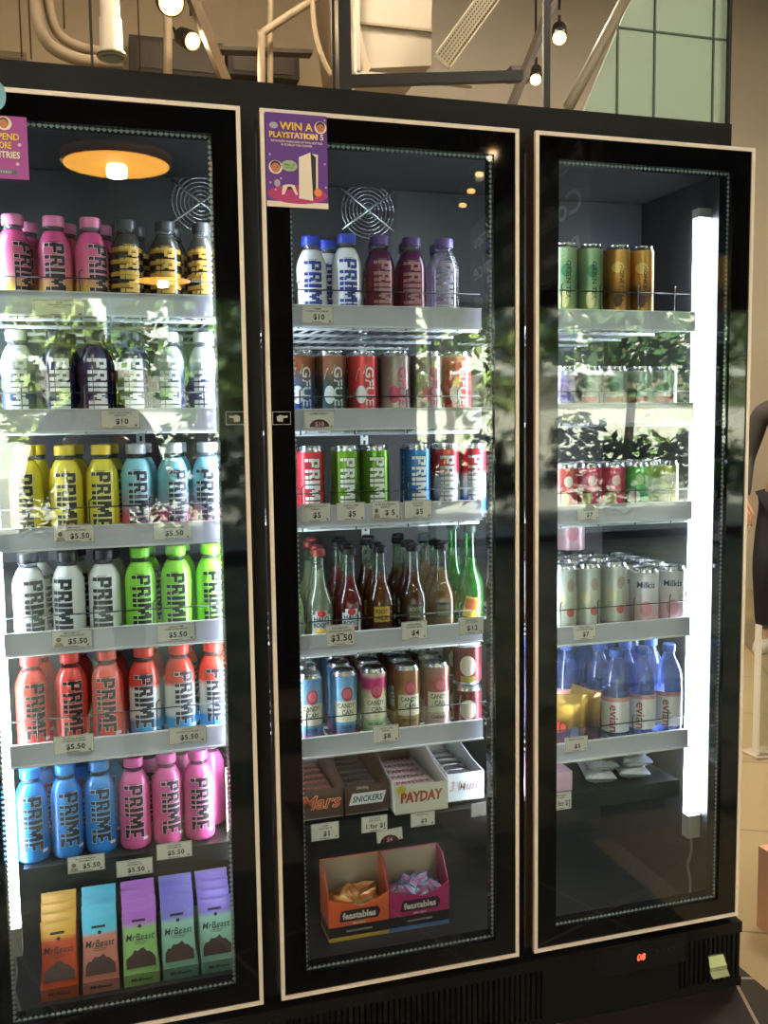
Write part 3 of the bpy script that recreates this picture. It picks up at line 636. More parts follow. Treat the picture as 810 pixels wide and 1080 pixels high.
place(sb, (.497, .178, b3[4][1]), face(.49, .15)-.9, 'gold foil snack bag leaning beside the first water bottle, right door', 'gold foil snack bags')
# silver packets, pink box
pk_ = thing('silver_packet', '', 'snack packet')
q = pillow('p', .072, .12, .026, mat('silver foil', 'e4e6ea', .38, .35, bump=.8, bscale=60), nx=14, nz=18, seed=3)
q.v = [(x, z-.06, y*(1.25 if abs(z-.06) > .04 else 1)+.013) for x, y, z in q.v]; q.build('wrapper', pk_)
for i, x in enumerate((.535, .622)):
    for j in range(4):
        place(pk_, (x+.004*(j % 2), .195+.005*j, ZB+.001+.0245*j), .1*(j % 3)-.3, f'silver foil packet, {("bottom", "second", "third", "topmost")[j]} in the {("left", "right")[i]} stack, under right door water bottles', 'silver foil packets')
pbx = thing('pink_box', 'pale pink carton lying on the dark bottom shelf behind the right door', 'box', (.385, .13, ZB))
k = MB().box((-.06, .0, .001), (.055, .14, .045), mat('pink carton', 'dcb4c4', .5)); k.build('carton', pbx)
k = MB(); patch(k, flat((0, -.0004, .023), (1,0,0), (0,0,1)), -.06, -.001, .055, .0, mat('carton seam', 'b890a0', .5), 1, 1); k.build('seam', pbx)

# ------------------------------------------------------------------ confectionery on the middle bottom shelf
def open_box(name, label, x0, x1, y0, y1, z, hf, hb, m, inner, cat='box', thick=.0018):
    t = thing(name, label, cat, ((x0+x1)/2, y0, z)); w = (x1-x0)/2; d = y1-y0; k = MB(); e = thick
    k.box((-w, 0, 0), (w, d, e), inner).box((-w, 0, e), (w, e, hf), m)
    k.box((-w, d-e, e), (w, d, hb), m).box((-w+e, d-e-.0006, e), (w-e, d-e, hb-.002), inner)
    for s in (-1, 1):
        xa_, xb_ = (-w, -w+e) if s < 0 else (w-e, w)
        vs = [(x, y, zz) for x in (xa_, xb_) for (y, zz) in ((e, e), (d-e, e), (d-e, hb), (d*.28, hf+(hb-hf)*.15), (e, hf))]
        k.add(vs, [(0,1,2,3,4), (9,8,7,6,5), (0,5,6,1), (1,6,7,2), (2,7,8,3), (3,8,9,4), (4,9,5,0)], m)
    k.build('carton', t); return t
def bar_proto(name, wd, dp, h, m, ink, word):
    t = thing('chocolate_bar', '', 'chocolate bar'); mb = MB(); n = 12; vs = []
    for i in range(n+1):
        u = i/n; e = min(1, math.sin(PI*u)*3.2)**.5; e = max(e, .08); x = (u-.5)*wd
        for (yy, zz) in ((-.5, .1), (-.35, 0), (.35, 0), (.5, .1), (.5, .8), (.3, 1), (-.3, 1), (-.5, .8)): vs.append((x, yy*dp*(.9+.1*e), h*.5+(zz-.5)*h*e))
    fs = [(i*8+k, i*8+(k+1) % 8, (i+1)*8+(k+1) % 8, (i+1)*8+k) for i in range(n) for k in range(8)]+[tuple(range(7, -1, -1)), tuple(n*8+k for k in range(8))]
    mb.add(vs, fs, m, True); mb.build('wrapper', t)
    k = MB(); text(k, word, dp*.75, flat((0, 0, h+.0003), (1,0,0), (0,1,0)), ink, bold=.03, shear=.15, w=wd*.72); k.build('lettering', t); return t
brown = mat('brown carton', '4e372c', .5); grey = mat('grey board', '8f9690', .7); whitec = mat('white carton', 'e6ddd0', .5)
ZS = ZB+.001
mars = open_box('chocolate_bar_box', 'brown open carton with red and gold script lettering, leftmost on bottom shelf', -.185, -.088, .128, .37, ZS+.012, .062, .125, brown, grey)
k = MB(); f = flat((.0, -.0005, .036), (1,0,0), (0,0,1)); text(k, 'Mars', .040, f, mat('cream outline', 'f0c890', .4), bold=.05, shear=.3, w=.088); text(k, 'Mars', .040, flat((0, -.0009, .036), (1,0,0), (0,0,1)), mat('mars red', 'd03c28', .4), bold=.0, shear=.3, w=.086); k.build('lettering', mars)
snk = open_box('chocolate_bar_box', 'brown open carton with blue lettering on a white slanted panel, bottom shelf', -.084, .010, .128, .37, ZS+.012, .062, .125, brown, grey)
k = MB(); f = flat((.0, -.0005, .032), (1,0,0), (0,0,1)); poly(k, f, [(-.040, -.012), (.034, -.012), (.042, .013), (-.032, .013)], mat('pale pink panel', 'e8c8d0', .4)); f = flat((.0, -.0009, .032), (1,0,0), (0,0,1)); poly(k, f, [(-.0385, -.011), (.0335, -.011), (.0405, .012), (-.0315, .012)], WHITE)
text(k, 'SNICKERS', .018, flat((.001, -.0013, .0325), (1,0,0), (0,0,1)), mat('snickers blue', '2a3478', .4), bold=.045, shear=.25, w=.066); text(k, '24x50g', .009, flat((-.01, -.0006, .055), (1,0,0), (0,0,1)), mat('cream small', 'd8ccb8', .4), bold=.02); k.build('lettering', snk)
pay = open_box('chocolate_bar_box', 'white open carton with red block lettering in the middle of bottom shelf', .018, .136, .108, .37, ZS+.006, .062, .125, whitec, mat('kraft board', 'a08c74', .7))
k = MB(); f = flat((.0, -.0005, .036), (1,0,0), (0,0,1)); text(k, 'PAYDAY', .030, f, mat('payday brown', '6c3c34', .4), bold=.07, shear=.1, w=.094); text(k, 'PAYDAY', .028, flat((0, -.0009, .0365), (1,0,0), (0,0,1)), mat('payday red', 'd85438', .4), bold=.02, shear=.1, w=.089)
disc(k, f, -.045, .018, .010, .009, mat('payday yellow', 'd8c83c', .4)); k.build('lettering', pay)
wht = open_box('chocolate_bar_box', 'white open carton with red outlined script, rightmost on bottom shelf', .142, .226, .128, .37, ZS+.010, .062, .10, mat('bright white carton', 'eef0f4', .4), grey)
k = MB(); text(k, '3 Musk', .030, flat((-.0, -.0005, .034), (1,0,0), (0,0,1)), mat('musk red', 'c84858', .4), bold=.03, shear=.3, w=.074); text(k, '3 Musk', .030, flat((-.0, -.0009, .034), (1,0,0), (0,0,1)), WHITE, bold=-.01, shear=.3, w=.072); k.build('lettering', wht)
bm = bar_proto('m', .088, .030, .021, mat('brown wrapper', '4a3630', .35), mat('wrapper red', 'b04c38', .4), 'Mars')
bs = bar_proto('s', .086, .030, .021, mat('dark wrapper', '3e302e', .3), mat('wrapper blue', '98a4c0', .4), 'SNICKERS')
bp_ = bar_proto('p', .108, .030, .021, mat('pale wrapper', 'dccdd0', .3), mat('wrapper orange', 'c04838', .4), 'PAYDAY')
bw = bar_proto('w', .076, .030, .021, mat('black wrapper', '2c282c', .15), mat('wrapper silver', 'b8a0a8', .3, .6), 'Musketeers')
rows7 = ('front', 'second', 'third', 'fourth', 'fifth', 'sixth', 'rear')
for p, cx, y0, z, wn_, box in ((bm, -.1365, .150, ZS+.014, 'brown wrapped chocolate bar', 'red script carton'), (bs, -.037, .150, ZS+.014, 'dark chocolate bar with pale blue lettering', 'brown carton'), (bp_, .077, .131, ZS+.008, 'pale bar wrapper with red lettering', 'white carton'), (bw, .184, .150, ZS+.012, 'black glossy bar wrapper', 'right white carton')):
    for i in range(6):
        for j in range(2):
            place(p, (cx, y0+.034*i, z+.0215*j), random.uniform(-.03, .03), f'{wn_}, {rows7[i]} row, {("lower", "upper")[j]} layer, in the {box}', f'bars in the {box}')

# feast bars boxes on the cabinet floor
FZ = .112
def feast(label, x0, x1, colr, edge, base, fills, seed):
    m = rampmat('carton '+base, [(.0, edge), (.009, '241c1e'), (.034, colr), (.2, colr)], .45, hard=True); y0 = .262; d = .085
    t = thing('snack_display_box', label, 'box', ((x0+x1)/2, y0, FZ)); w = (x1-x0)/2; k = MB(); e = .002; hf = .088; hb = .158
    kr = mat('kraft inside', '9a8468', .7)
    k.box((-w, 0, 0), (w, d, e), kr)
    pts = [(-w, hf+.012), (-w*.5, hf-.002), (-.01, hf-.006), (w*.1, hf-.012), (w*.6, hf), (w, hf+.014)]
    vs = [(x, 0, z) for x, z in [(-w, e), (w, e)]+pts[::-1]]; k.slab(vs, (0, 1, 0), e, m)
    k.box((-w, d-e, e), (w, d, hb), m).box((-w+e, d-e-.0006, e), (w-e, d-e, hb-.002), kr)
    for s in (-1, 1):
        xa_ = -w if s < 0 else w-e
        k.slab([(xa_, e, e), (xa_, d-e, e), (xa_, d-e, hb), (xa_, d*.5, hb-.004), (xa_, e, hf+.012)], (1, 0, 0), e, m)
    k.build('carton', t)
    k = MB(); f = flat((0, -.0005, .058), (1,0,0), (0,0,1)); poly(k, f, [(-.046, -.013), (.044, -.013), (.050, .002), (.044, .013), (-.040, .013), (-.044, .006)], mat('plum print', '33222a', .4))
    text(k, 'feastables', .021, flat((0, -.0010, .058), (1,0,0), (0,0,1)), mat('cream lettering', 'ecdcc8', .4), bold=.06, w=.078)
    text(k, 'MINI BARS', .007, flat((0, -.0006, .039), (1,0,0), (0,0,1)), mat('cream lettering', 'ecdcc8', .4), bold=.02, w=.03)
    text(k, 'CHOCOLATE BARS', .007, flat((0, -.0006, .022), (1,0,0), (0,0,1)), mat('cream lettering', 'ecdcc8', .4), bold=.02, w=.06); k.build('lettering', t)
    rnd = random.Random(seed)
    pr = thing('mini_snack_bar', '', 'snack bar'); pillow('m', .052, .028, .014, rampmat('mini '+base, fills, .3, .2, axis='Z')).build('wrapper', pr)
    k = MB(); k.box((-.028, -.0006, 0), (-.0258, .0006, .028), mat('fin '+base, edge, .4)).box((.0258, -.0006, 0), (.028, .0006, .028), mat('fin '+base, edge, .4)); k.build('end_fin', pr)
    posn = ('far left', 'left', 'centre left', 'centre', 'centre right', 'right', 'far right', 'rear left', 'rear centre', 'rear right', 'low left', 'low right')
    for i in range(12):
        u = (i % 7)/6 if i < 7 else ((i-7)+.5)/5
        x = (x0+x1)/2+(u-.5)*2*(w-.034); y = y0+.018+(.012 if i < 7 else .036)*1+rnd.uniform(-.003, .006); z = FZ+(.060 if i < 7 else .066)+rnd.uniform(-.006, .012)
        q = place(pr, (x, y, z), rnd.uniform(-.4, .4), f'small wrapped bar, {posn[i]} in the {base} display box', f'mini bars in the {base} box')
        q.rotation_euler = (rnd.uniform(-.5, .5), rnd.uniform(-.9, .9), rnd.uniform(-.5, .5))
    k = MB().box((x0+.004, y0+.004, FZ+.003), (x1-.004, y0+d-.006, FZ+.052), mat('loose wrapped bars '+base, fills[0][1], .4, bump=1, bscale=50, vary=.3)); tag(k.build('mini_snack_bars'), f'small wrapped bars heaped inside the {base} display box', 'snack bars', kind='stuff')
xo0 = at(347, 985, .262).x; xo1 = at(411, 978, .262).x; xo2 = at(474, 968, .262).x
feast('orange open display box of small bars on cabinet floor, left of the magenta one', xo0, xo1-.001, 'd86030', 'c8a038', 'orange', [(.0, 'd88c40'), (.01, 'e8c890'), (.02, 'c86c30'), (.03, 'd89850')], 3)
feast('magenta open display box of small bars on cabinet floor, right of the orange one', xo1+.001, xo2, 'b02c60', '4878b0', 'magenta', [(.0, '90b8d8'), (.01, 'd8e0ec'), (.02, 'd87090'), (.03, '88acd0')], 5)

# large chocolate bars in slanting cartons, left door floor
BK = .075
LEAN = math.radians(-20)
def choc(name, top, mid, low, bandz):
    t = thing('chocolate_bar', '', 'chocolate bar'); H = .135; Wd = .0705
    m = rampmat(name, [(.0, low), (bandz[0], mid), (bandz[1], mid), (bandz[2], top), (H, top)], .38, .1)
    pillow('c', Wd, H, .010, m, nx=8, nz=12, seed=1, crumple=.0003).build('wrapper', t)
    k = MB(); f = flat((0, -.0060, 0), (1,0,0), (0,0,1)); dkb = mat('dark print '+name[:3], '33262a', .45)
    text(k, 'MrBeast', .019, f, dkb, 0, .084, .02, .2, 1.08, w=.058); text(k, 'BAR', .006, f, dkb, 0, .078, .03); disc(k, f, 0, .105, .004, .004, dkb, 8)
    rnd = random.Random(len(name)); pts = [(-.030, .024)]
    for i in range(11): pts.append((-.030+.0060*i, .042+.018*math.sin(PI*i/10)+rnd.uniform(-.003, .004)))
    pts.append((.030, .024)); poly(k, f, pts, mat('chocolate print', '4a2e26', .45))
    patch(k, f, -.016, .114, .012, .119, dkb, 2, 1); patch(k, f, -.014, .0735, .014, .0745, dkb, 2, 1); patch(k, f, -.012, .070, .012, .071, dkb, 2, 1)
    k.build('print', t); k = MB().box((-Wd/2, -.0009, .1345), (Wd/2, .0009, .141), mat('fin '+name, top, .4)); k.build('end_fin', t); return t
specs = [('orange', 'e0a83c', 'c8481c', 'c8501c', (.02, .100, .112), 'orange bar with yellow top', 4), ('teal', '5cc0d8', 'c87864', 'cc8070', (.02, .098, .108), 'salmon and light blue bar', 4), ('green', 'c070cc', '98c070', 'a0c878', (.02, .100, .112), 'green and magenta bar', 4), ('mint', '8478cc', '98c4a8', '84b8a0', (.02, .100, .112), 'mint and violet bar', 4), ('blue', '9474d4', '9cc8ac', '88bca4', (.02, .100, .112), 'mint and purple bar', 4)]
xs5 = [at(61, 990, .245).x, at(105, 990, .245).x, at(148, 990, .245).x, at(189, 990, .245).x, at(229, 990, .245).x]
for (nm, top, mid, low, bz, what, n), x in zip(specs, xs5):
    pos = {'mint': ', second stack from right', 'blue': ', rightmost stack'}.get(nm, '')
    place_n = ('front', 'second', 'third', 'fourth', 'rearmost')
    cp = choc('bar '+nm, top, mid, low, bz)
    wd = .0362
    t = thing('bar_display_carton', f'{what.replace(" bar", "")} slanted carton holding large chocolate bars{pos}, left door floor', 'box', (x, .228, FZ))
    k = MB(); mm = mat('tray '+nm, low, .5)
    k.slab([(-wd, 0, 0), (-wd, .13, 0), (-wd, .155, .075), (-wd, .075, .055), (-wd, -.012, .033)], (1,0,0), .0015, mm); k.slab([(wd-.0015, 0, 0), (wd-.0015, .13, 0), (wd-.0015, .155, .075), (wd-.0015, .075, .055), (wd-.0015, -.012, .033)], (1,0,0), .0015, mm)
    k.add([(-wd+.0015, 0, 0), (wd-.0015, 0, 0), (wd-.0015, -.012, .033), (-wd+.0015, -.012, .033), (-wd+.0015, .002, 0), (wd-.0015, .002, 0), (wd-.0015, -.010, .033), (-wd+.0015, -.010, .033)], [(0,1,2,3), (7,6,5,4), (3,2,6,7), (0,4,5,1)], mm)
    k.add([(-wd+.0015, 0, 0), (wd-.0015, 0, 0), (wd-.0015, .13, 0), (-wd+.0015, .13, 0), (-wd+.0015, .155, .075), (wd-.0015, .155, .075)], [(3,2,1,0), (2,3,4,5)], mm)
    k.build('carton', t)
    k = MB(); text(k, 'MrBeast', .013, flat((0, -.0066, .017), (1,0,0), (0,-.34,.94)), mat('dark print', '33262a', .45), bold=.04, shear=.2, w=.044); k.build('lettering', t)
    for i in range(n):
        q = place(cp, (x, .237+.018*i, FZ+.008+.012*i), random.uniform(-.02, .02), f'{what}, {place_n[i]} in its stack{pos}, left door floor', f'large {what}s in carton')
        q.rotation_euler = (LEAN, 0, random.uniform(-.015, .015))

# ------------------------------------------------------------------ price tags
TAGM = mat('tag card', 'f4e8e4', .6); TAGI = mat('tag ink', '2c2624', .5)
def price_tag(px, py, w, h, price, lines, label, y=.099, hand=0, tilt=0, thick=.0012, deco=None):
    c = at(px, py, y); t = thing('price_tag', label, 'price tag', c, 0, 'shelf price tags'); t.rotation_euler = (0, tilt, 0)
    MB().box((-w/2, 0, -h/2), (w/2, thick, h/2), TAGM).build('card', t)
    k = MB(); f = flat((0, 0, 0), (1,0,0), (0,0,1), .0004); e = .0006
    for a in ((-w/2+.0005, -h/2+.0005, w/2-.0005, -h/2+.0005+e), (-w/2+.0005, h/2-.0005-e, w/2-.0005, h/2-.0005), (-w/2+.0005, -h/2, -w/2+.0005+e, h/2), (w/2-.0005-e, -h/2, w/2-.0005, h/2)): patch(k, f, *a, TAGI, 1, 1)
    if price: text(k, price, h*.40, f, TAGI, (w*.04 if not deco else w*.14), -h*.14, .06, 0, 1.12, w=(w*.72 if len(price) > 5 else None))
    for i, ln in enumerate(lines):
        text(k, ln, h*.13, f, TAGI, 0, h*.34-i*h*.14, .03, w=min(w*.8, len(ln)*h*.085))
    patch(k, f, w*.36, -h*.40, w*.42, -h*.30, mat('tag rust mark', '9c6454', .6), 1, 1); patch(k, f, -w*.2, -h*.42, w*.15, -h*.39, TAGI, 1, 1)
    if deco: disc(k, f, -w*.33, h*.0, w*.06, h*.13, mat('tag portrait', '8c6c5c', .5), 12); poly(k, f, [(-w*.46, -h*.42), (-w*.2, -h*.42), (-w*.25, -h*.15), (-w*.4, -h*.15)], mat('tag portrait body', 'b8a898', .5))
    k.build('lettering', t)
    return t
P5 = [(78, 563, '$5.50', 'LEMONADE', 'yellow bottles', 1), (182, 560, '$5.50', 'ICE POP', 'light blue bottles', 0), (76, 674, '$5.50', 'META MOON', 'white bottles', 1), (186, 667, '$5.50', 'LEMON LIME', 'lime green bottles', 0), (78, 785, '$5.50', 'TROPICAL PUNCH', 'red bottles', 0), (198, 775, '$5.50', 'ICE POP', 'red, white and blue bottles', 0)]
for px, py, pr, ln, under, dc in P5:
    price_tag(px, py, .072, .034, pr, [ln, 'HYDRATION DRINK'], f'white price tag reading {pr} on the rail under the {under}', deco=dc)
price_tag(127, 442, .070, .034, '$10', ["KSI'S WINTER'S", 'EDITION'], 'white price tag reading $10 on left door rail under the navy bottles')
price_tag(63, 325, .088, .028, '', ['PRIME', 'STRAWBERRY BANANA', 'HYDRATION'], 'long pale tag on the rail under the pink and yellow bottles')
for px, py, ln, u, dc in ((91, 911, 'BLUE RASPBERRY', 'leftmost, under the blue bottles', 1), (142, 915, 'HYDRATION', 'middle and lowest, below the pink bottles', 0), (184, 897, 'STRAWBERRY', 'rightmost, below the pink bottles', 0)):
    price_tag(px, py, .068, .032, '$5.50', [ln, 'WATERMELON'], f'hanging white $5.50 price tag, {u}', y=.101, deco=dc)
price_tag(335, 332, .062, .034, '$10', ['PRIME', 'HYDRATION DRINK'], 'cream price tag reading $10 under the white bottles with blue lettering')
price_tag(337, 443, .062, .036, '', ['ANIME ENERGY'], 'cream tag with dark arch badge under the tall energy cans')
for (px, x, pr, ln) in ((333, 0, '$5', 'TROPICAL PUNCH'), (370, 0, '$5', 'LEMON LIME'), (407, 0, '$ 5', 'BLUE RASPBERRY'), (441, 0, '$5', 'ICE POP')):
    price_tag(px, 541-(px-333)*.035, .060, .037, pr, [ln, 'ENERGY'], f'cream price tag reading $5 for {ln.lower()} on third rail of middle door', deco=(px == 407))
price_tag(359, 670, .060, .044, '$3.50', ['HALOBOOST', 'SPARKLING DRINK', '330ML'], 'cream price tag reading $3.50 under the red soda bottle')
price_tag(437, 665, .056, .038, '$4', ['BUNDABERG', 'GINGER BEER'], 'cream price tag reading $4 under the brown soda bottles')
price_tag(497, 660, .056, .036, '$12', ['KICKAPOO', 'JOY JUICE'], 'cream price tag reading $12 under the tall green bottles')
price_tag(407, 774, .056, .036, '$8', ['CANDY CAN', 'DRINK'], 'cream price tag reading $8 on the rail under the slim cans')
price_tag(343, 877, .058, .036, '$1', ['HOME', 'CHOCOLATE'], 'white price tag reading $1 hanging below the red script carton', y=.101)
price_tag(395, 869, .056, .034, '1 for $1', ['SNICKERS', 'CHOCOLATE'], 'white price tag reading 1 for $1 below the blue lettered carton', y=.101)
price_tag(411, 881, .056, .026, '', [], 'white tag with dark arch badge overlapping below the price tags', y=.098, tilt=-.06)
price_tag(446, 864, .054, .030, '$3', ['PAYDAY BAR'], 'white price tag reading $3 below the white carton with red lettering', y=.101)
price_tag(505, 854, .034, .030, '', [], 'blank bright tag below the rightmost white carton', y=.101)
price_tag(621, 541, .050, .032, '$7', ['FRUIT SODA', 'IMPORTED'], 'white price tag reading $7 under the pink fruit soda cans')
price_tag(617, 667, .054, .034, '$7', ['MILK SODA', 'STRAWBERRY 250ML'], 'white price tag reading $7 under the tall silver cans')
price_tag(603, 437, .040, .030, '$4', ['SPARKLING'], 'white price tag reading $4 at left end of second rail, right door')
price_tag(682, 436, .042, .028, '$4', ['SPARKLING'], 'white price tag reading $4 at right of second rail, right door')
price_tag(608, 785, .056, .034, '$5', ['MINERAL WATER'], 'white price tag reading $5 under the gold snack bag')
price_tag(592, 845, .050, .040, '1 for $1', ['SPECIAL', 'OFFER'], 'white price tag hanging below the pink carton', y=.101)
for px, py, nm in ((337, 446, 'second shelf rail'), (411, 884, 'bottom shelf')):
    c = at(px, py, .0975 if py < 500 else .0965); f = flat((c.x, c.y, c.z), (1,0,0), (0,0,1), 0); k = MB(); m = mat('badge maroon', '5c2c34', .5)
    n = 12; R = .020; k.slab([f(R*math.cos(PI*i/n), R*.75*math.sin(PI*i/n)-.008) for i in range(n+1)], (0,1,0), .0006, m)
    text(k, '$10' if py < 500 else '$4', .012, flat((c.x, c.y, c.z-.003), (1,0,0), (0,0,1), .0003), mat('badge pink text', 'e8b0b0', .5), bold=.05)
    tag(k.build('arch_badge'), f'maroon arch sticker with a price on the tag of the {nm}, middle door', 'sticker')

# ------------------------------------------------------------------ posters on the glass
def poster1():
    c0 = at(279, 118, -.002); c1 = at(346, 221, -.002); w, h = c1.x-c0.x, c0.z-c1.z
    t = thing('poster', 'purple prize poster on middle door reading WIN A PLAYSTATION 5', 'poster', (c0.x+w/2, -.0045, c0.z-h/2), 0)
    MB().box((-w/2, 0, -h/2), (w/2, .0012, h/2), mat('poster violet', '62308a', .4, vary=.12, bscale=8)).build('sheet', t)
    k = MB(); L = [0]
    def F(): L[0] += .00006; return flat((0, 0, 0), (1,0,0), (0,0,1), .0003+L[0])
    yel = mat('poster yellow', 'f4c430', .5); crm = mat('poster cream', 'f0dcc8', .5); org = mat('poster orange', 'e8843c', .5); mgt = mat('poster magenta', 'b83070', .5)
    f = F(); k.add([f(-w/2, -h/2), f(w/2, -h/2), f(w/2, -h*.44), f(-w/2, -h*.44)], [(0,1,2,3)], crm)
    disc(k, F(), 0, -h*.36, w*.485, h*.10, mgt, 28)
    text(k, 'WIN A', h*.115, F(), mat('poster dark', '3c1c5c', .5), .0, h*.360, .09, w=w*.56); text(k, 'WIN A', h*.115, F(), yel, 0, h*.365, .05, w=w*.54)
    text(k, 'PLAYSTATION 5', h*.085, F(), mat('poster dark', '3c1c5c', .5), 0, h*.265, .08, w=w*.9); text(k, 'PLAYSTATION 5', h*.085, F(), crm, 0, h*.268, .05, w=w*.88); text(k, 'PLAYSTATION', h*.085, F(), yel, -w*.055, h*.268, .05, w=w*.76)
    text(k, 'WITH EVERY PURCHASE OF TWO BOTTLES', h*.03, F(), crm, 0, h*.20, .03, w=w*.84); text(k, 'IN STORE AT THE COUNTER', h*.03, F(), crm, 0, h*.165, .03, w=w*.5)
    f = F(); poly(k, f, [(w*.02, -h*.40), (w*.25, -h*.42), (w*.22, h*.10), (w*.03, h*.04)], crm)
    f = F(); poly(k, f, [(w*.25, -h*.40), (w*.31, -h*.36), (w*.30, h*.07), (w*.22, h*.10)], mat('console dark', '2c2430', .4)); poly(k, F(), [(w*.30, -h*.36), (w*.33, -h*.35), (w*.34, h*.08), (w*.24, h*.085), (w*.31, h*.05)], crm)
    f = F(); poly(k, f, [(-w*.26, -h*.37), (-w*.24, -h*.27), (-w*.15, -h*.255), (-w*.05, -h*.26), (0, -h*.36), (-w*.03, -h*.37), (-w*.08, -h*.31), (-w*.18, -h*.31), (-w*.22, -h*.37)], crm); poly(k, F(), [(-w*.18, -h*.31), (-w*.08, -h*.31), (-w*.1, -h*.28), (-w*.16, -h*.28)], mat('console dark', '2c2430', .4))
    for (x, y, r, hair) in ((-w*.35, -h*.08, .085, 1), (w*.39, h*.37, .075, 1)):
        disc(k, F(), x, y, w*(r+.025), h*(r*.62+.02), crm); disc(k, F(), x, y+h*.012, w*r, h*r*.68, mat('hair brown', '3a2420', .5)); disc(k, F(), x, y-h*.008, w*r*.85, h*r*.60, mat('face orange', 'c87850', .5))
        for s in (-1, 1): disc(k, F(), x+s*w*.025, y, w*.008, h*.005, BLACK, 8)
        patch(k, F(), x-w*.02, y-h*.03, x+w*.02, y-h*.026, BLACK, 1, 1)
    disc(k, F(), -w*.13, -h*.06, w*.13, h*.06, mat('bubble green', 'a0b488', .5)); text(k, 'WILL IT', h*.035, F(), mat('bubble ink', '3c4c3c', .5), -w*.13, -h*.05, .05, w=w*.18); text(k, 'BE YOU?', h*.022, F(), mat('bubble ink', '3c4c3c', .5), -w*.13, -h*.08, .04, w=w*.14)
    disc(k, F(), w*.33, -h*.33, w*.065, h*.045, org); disc(k, F(), -w*.33, -h*.25, w*.05, h*.04, mat('bubble grey', 'b0a4b8', .5)); disc(k, F(), -w*.37, h*.36, w*.07, h*.035, mat('bubble grey', 'b0a4b8', .5))
    for x, y in ((-.44, .05), (-.44, -.25), (.45, -.02), (.46, -.27), (-.36, -.32), (.46, .45), (-.27, -.20)): disc(k, F(), w*x, h*y, w*.016, h*.011, mat('poster pink', 'e8a8cc', .5), 10)
    k.build('print', t)
poster1()
def poster2():
    c0 = at(-45, 119, -.002); c1 = at(31, 190, -.002); w, h = c1.x-c0.x, c0.z-c1.z
    t = thing('poster', 'magenta poster at top of left door with yellow and white lettering', 'poster', (c0.x+w/2, -.0045, c0.z-h/2), 0)
    MB().box((-w/2, 0, -h/2), (w/2, .0012, h/2), mat('poster magenta purple', 'a83c98', .4, vary=.1, bscale=8)).build('sheet', t)
    k = MB(); f = flat((0,0,0), (1,0,0), (0,0,1), .0005); g2 = flat((0,0,0), (1,0,0), (0,0,1), .0008); g3 = flat((0,0,0), (1,0,0), (0,0,1), .0011)
    yel = mat('poster yellow', 'f4c430', .5); dkp = mat('poster dark', '3c1c5c', .5)
    disc(k, f, w*.17, h*.38, w*.11, h*.11, mat('poster cream', 'f0dcc8', .5)); disc(k, g2, w*.16, h*.39, w*.075, h*.085, mat('hair brown', '3a2420', .5)); disc(k, g3, w*.16, h*.37, w*.065, h*.075, mat('face orange', 'c87850', .5))
    for s, y, ww, m in (('SPEND', .17, .37, yel), ('MORE', .03, .25, yel), ('ENTRIES', -.12, .42, mat('poster cream', 'f0dcc8', .5))):
        x1 = w*.38 if s != 'MORE' else w*.26; text(k, s, h*.15, f, dkp, x1-w*ww/2, h*y-h*.006, .08, w=w*ww*1.02); text(k, s, h*.15, g2, m, x1-w*ww/2, h*y, .05, w=w*ww)
    patch(k, f, -w*.3, -h*.43, w*.33, -h*.36, mat('poster teal strip', '5c6470', .5), 2, 1); text(k, 'GUARANTEED', h*.05, g2, mat('poster strip ink', 'c8c8d0', .5), w*.0, -h*.395, .03, w=w*.5)
    for x, y in ((.38, .05), (.34, -.26)): disc(k, f, w*x, h*y, w*.03, h*.03, mat('poster pink', 'e8a8cc', .5), 6)
    k.build('print', t)
poster2()
c = at(1, 101, -.002); k = MB(); disc(k, flat((c.x-.008, -.0035, c.z), (1,0,0), (0,0,1), 0), 0, 0, .016, .024, mat('teal sticker', '7ab0c0', .4)); k.box((c.x-.022, -.0034, c.z-.012), (c.x+.006, -.003, c.z+.012), mat('teal sticker', '7ab0c0', .4)); tag(k.build('round_sticker'), 'small teal sticker at the top left border of the left door', 'sticker')
# green card at the right edge of the left door's bottom shelf
c = at(243, 838, .16); t = thing('printed_card', 'green and cream printed card standing right of the pink bottles', 'card', (-.315, .150, ZB+.001), -.25)
MB().box((-.012, 0, 0), (.03, .0015, .135), rampmat('leafy card', [(.0, 'e4e0b8'), (.05, 'd8dcb0'), (.06, 'c85c8c'), (.07, 'd0d8b0'), (.10, '8cb474'), (.135, 'b8cca0')], .5, noise=.02)).build('card', t)
k = MB(); disc(k, flat((-.002, -.0003, .06), (1,0,0), (0,0,1)), 0, 0, .007, .006, mat('card magenta', 'd04890', .5)); k.build('print', t)

# yellow-green folded strip below the grille
c = at(756, 1018, -.006); t = thing('reflective_strip', 'folded pale yellow-green reflective strip hanging on the grille at bottom right', 'strip', c)
k = MB(); m = mat('reflective foil', 'b8bc90', .25, .5); u = .022; h = .023
k.add([(-u, 0, h), (u*.7, 0, h), (u, -.006, 0), (-u, -.006, 0), (-u*.9, -.004, -h*.5), (u*1.1, -.004, -h*.5), (u*1.2, -.012, -h), (-u*.8, -.012, -h)], [(0,1,2,3)[::-1], (3,2,5,4)[::-1], (4,5,6,7)[::-1]], m); k.build('foil', t)
k = MB().box((-u, .001, h-.004), (u*.7, .004, h+.002), mat('strip clip', '3c3c38', .5)); k.build('clip', t)

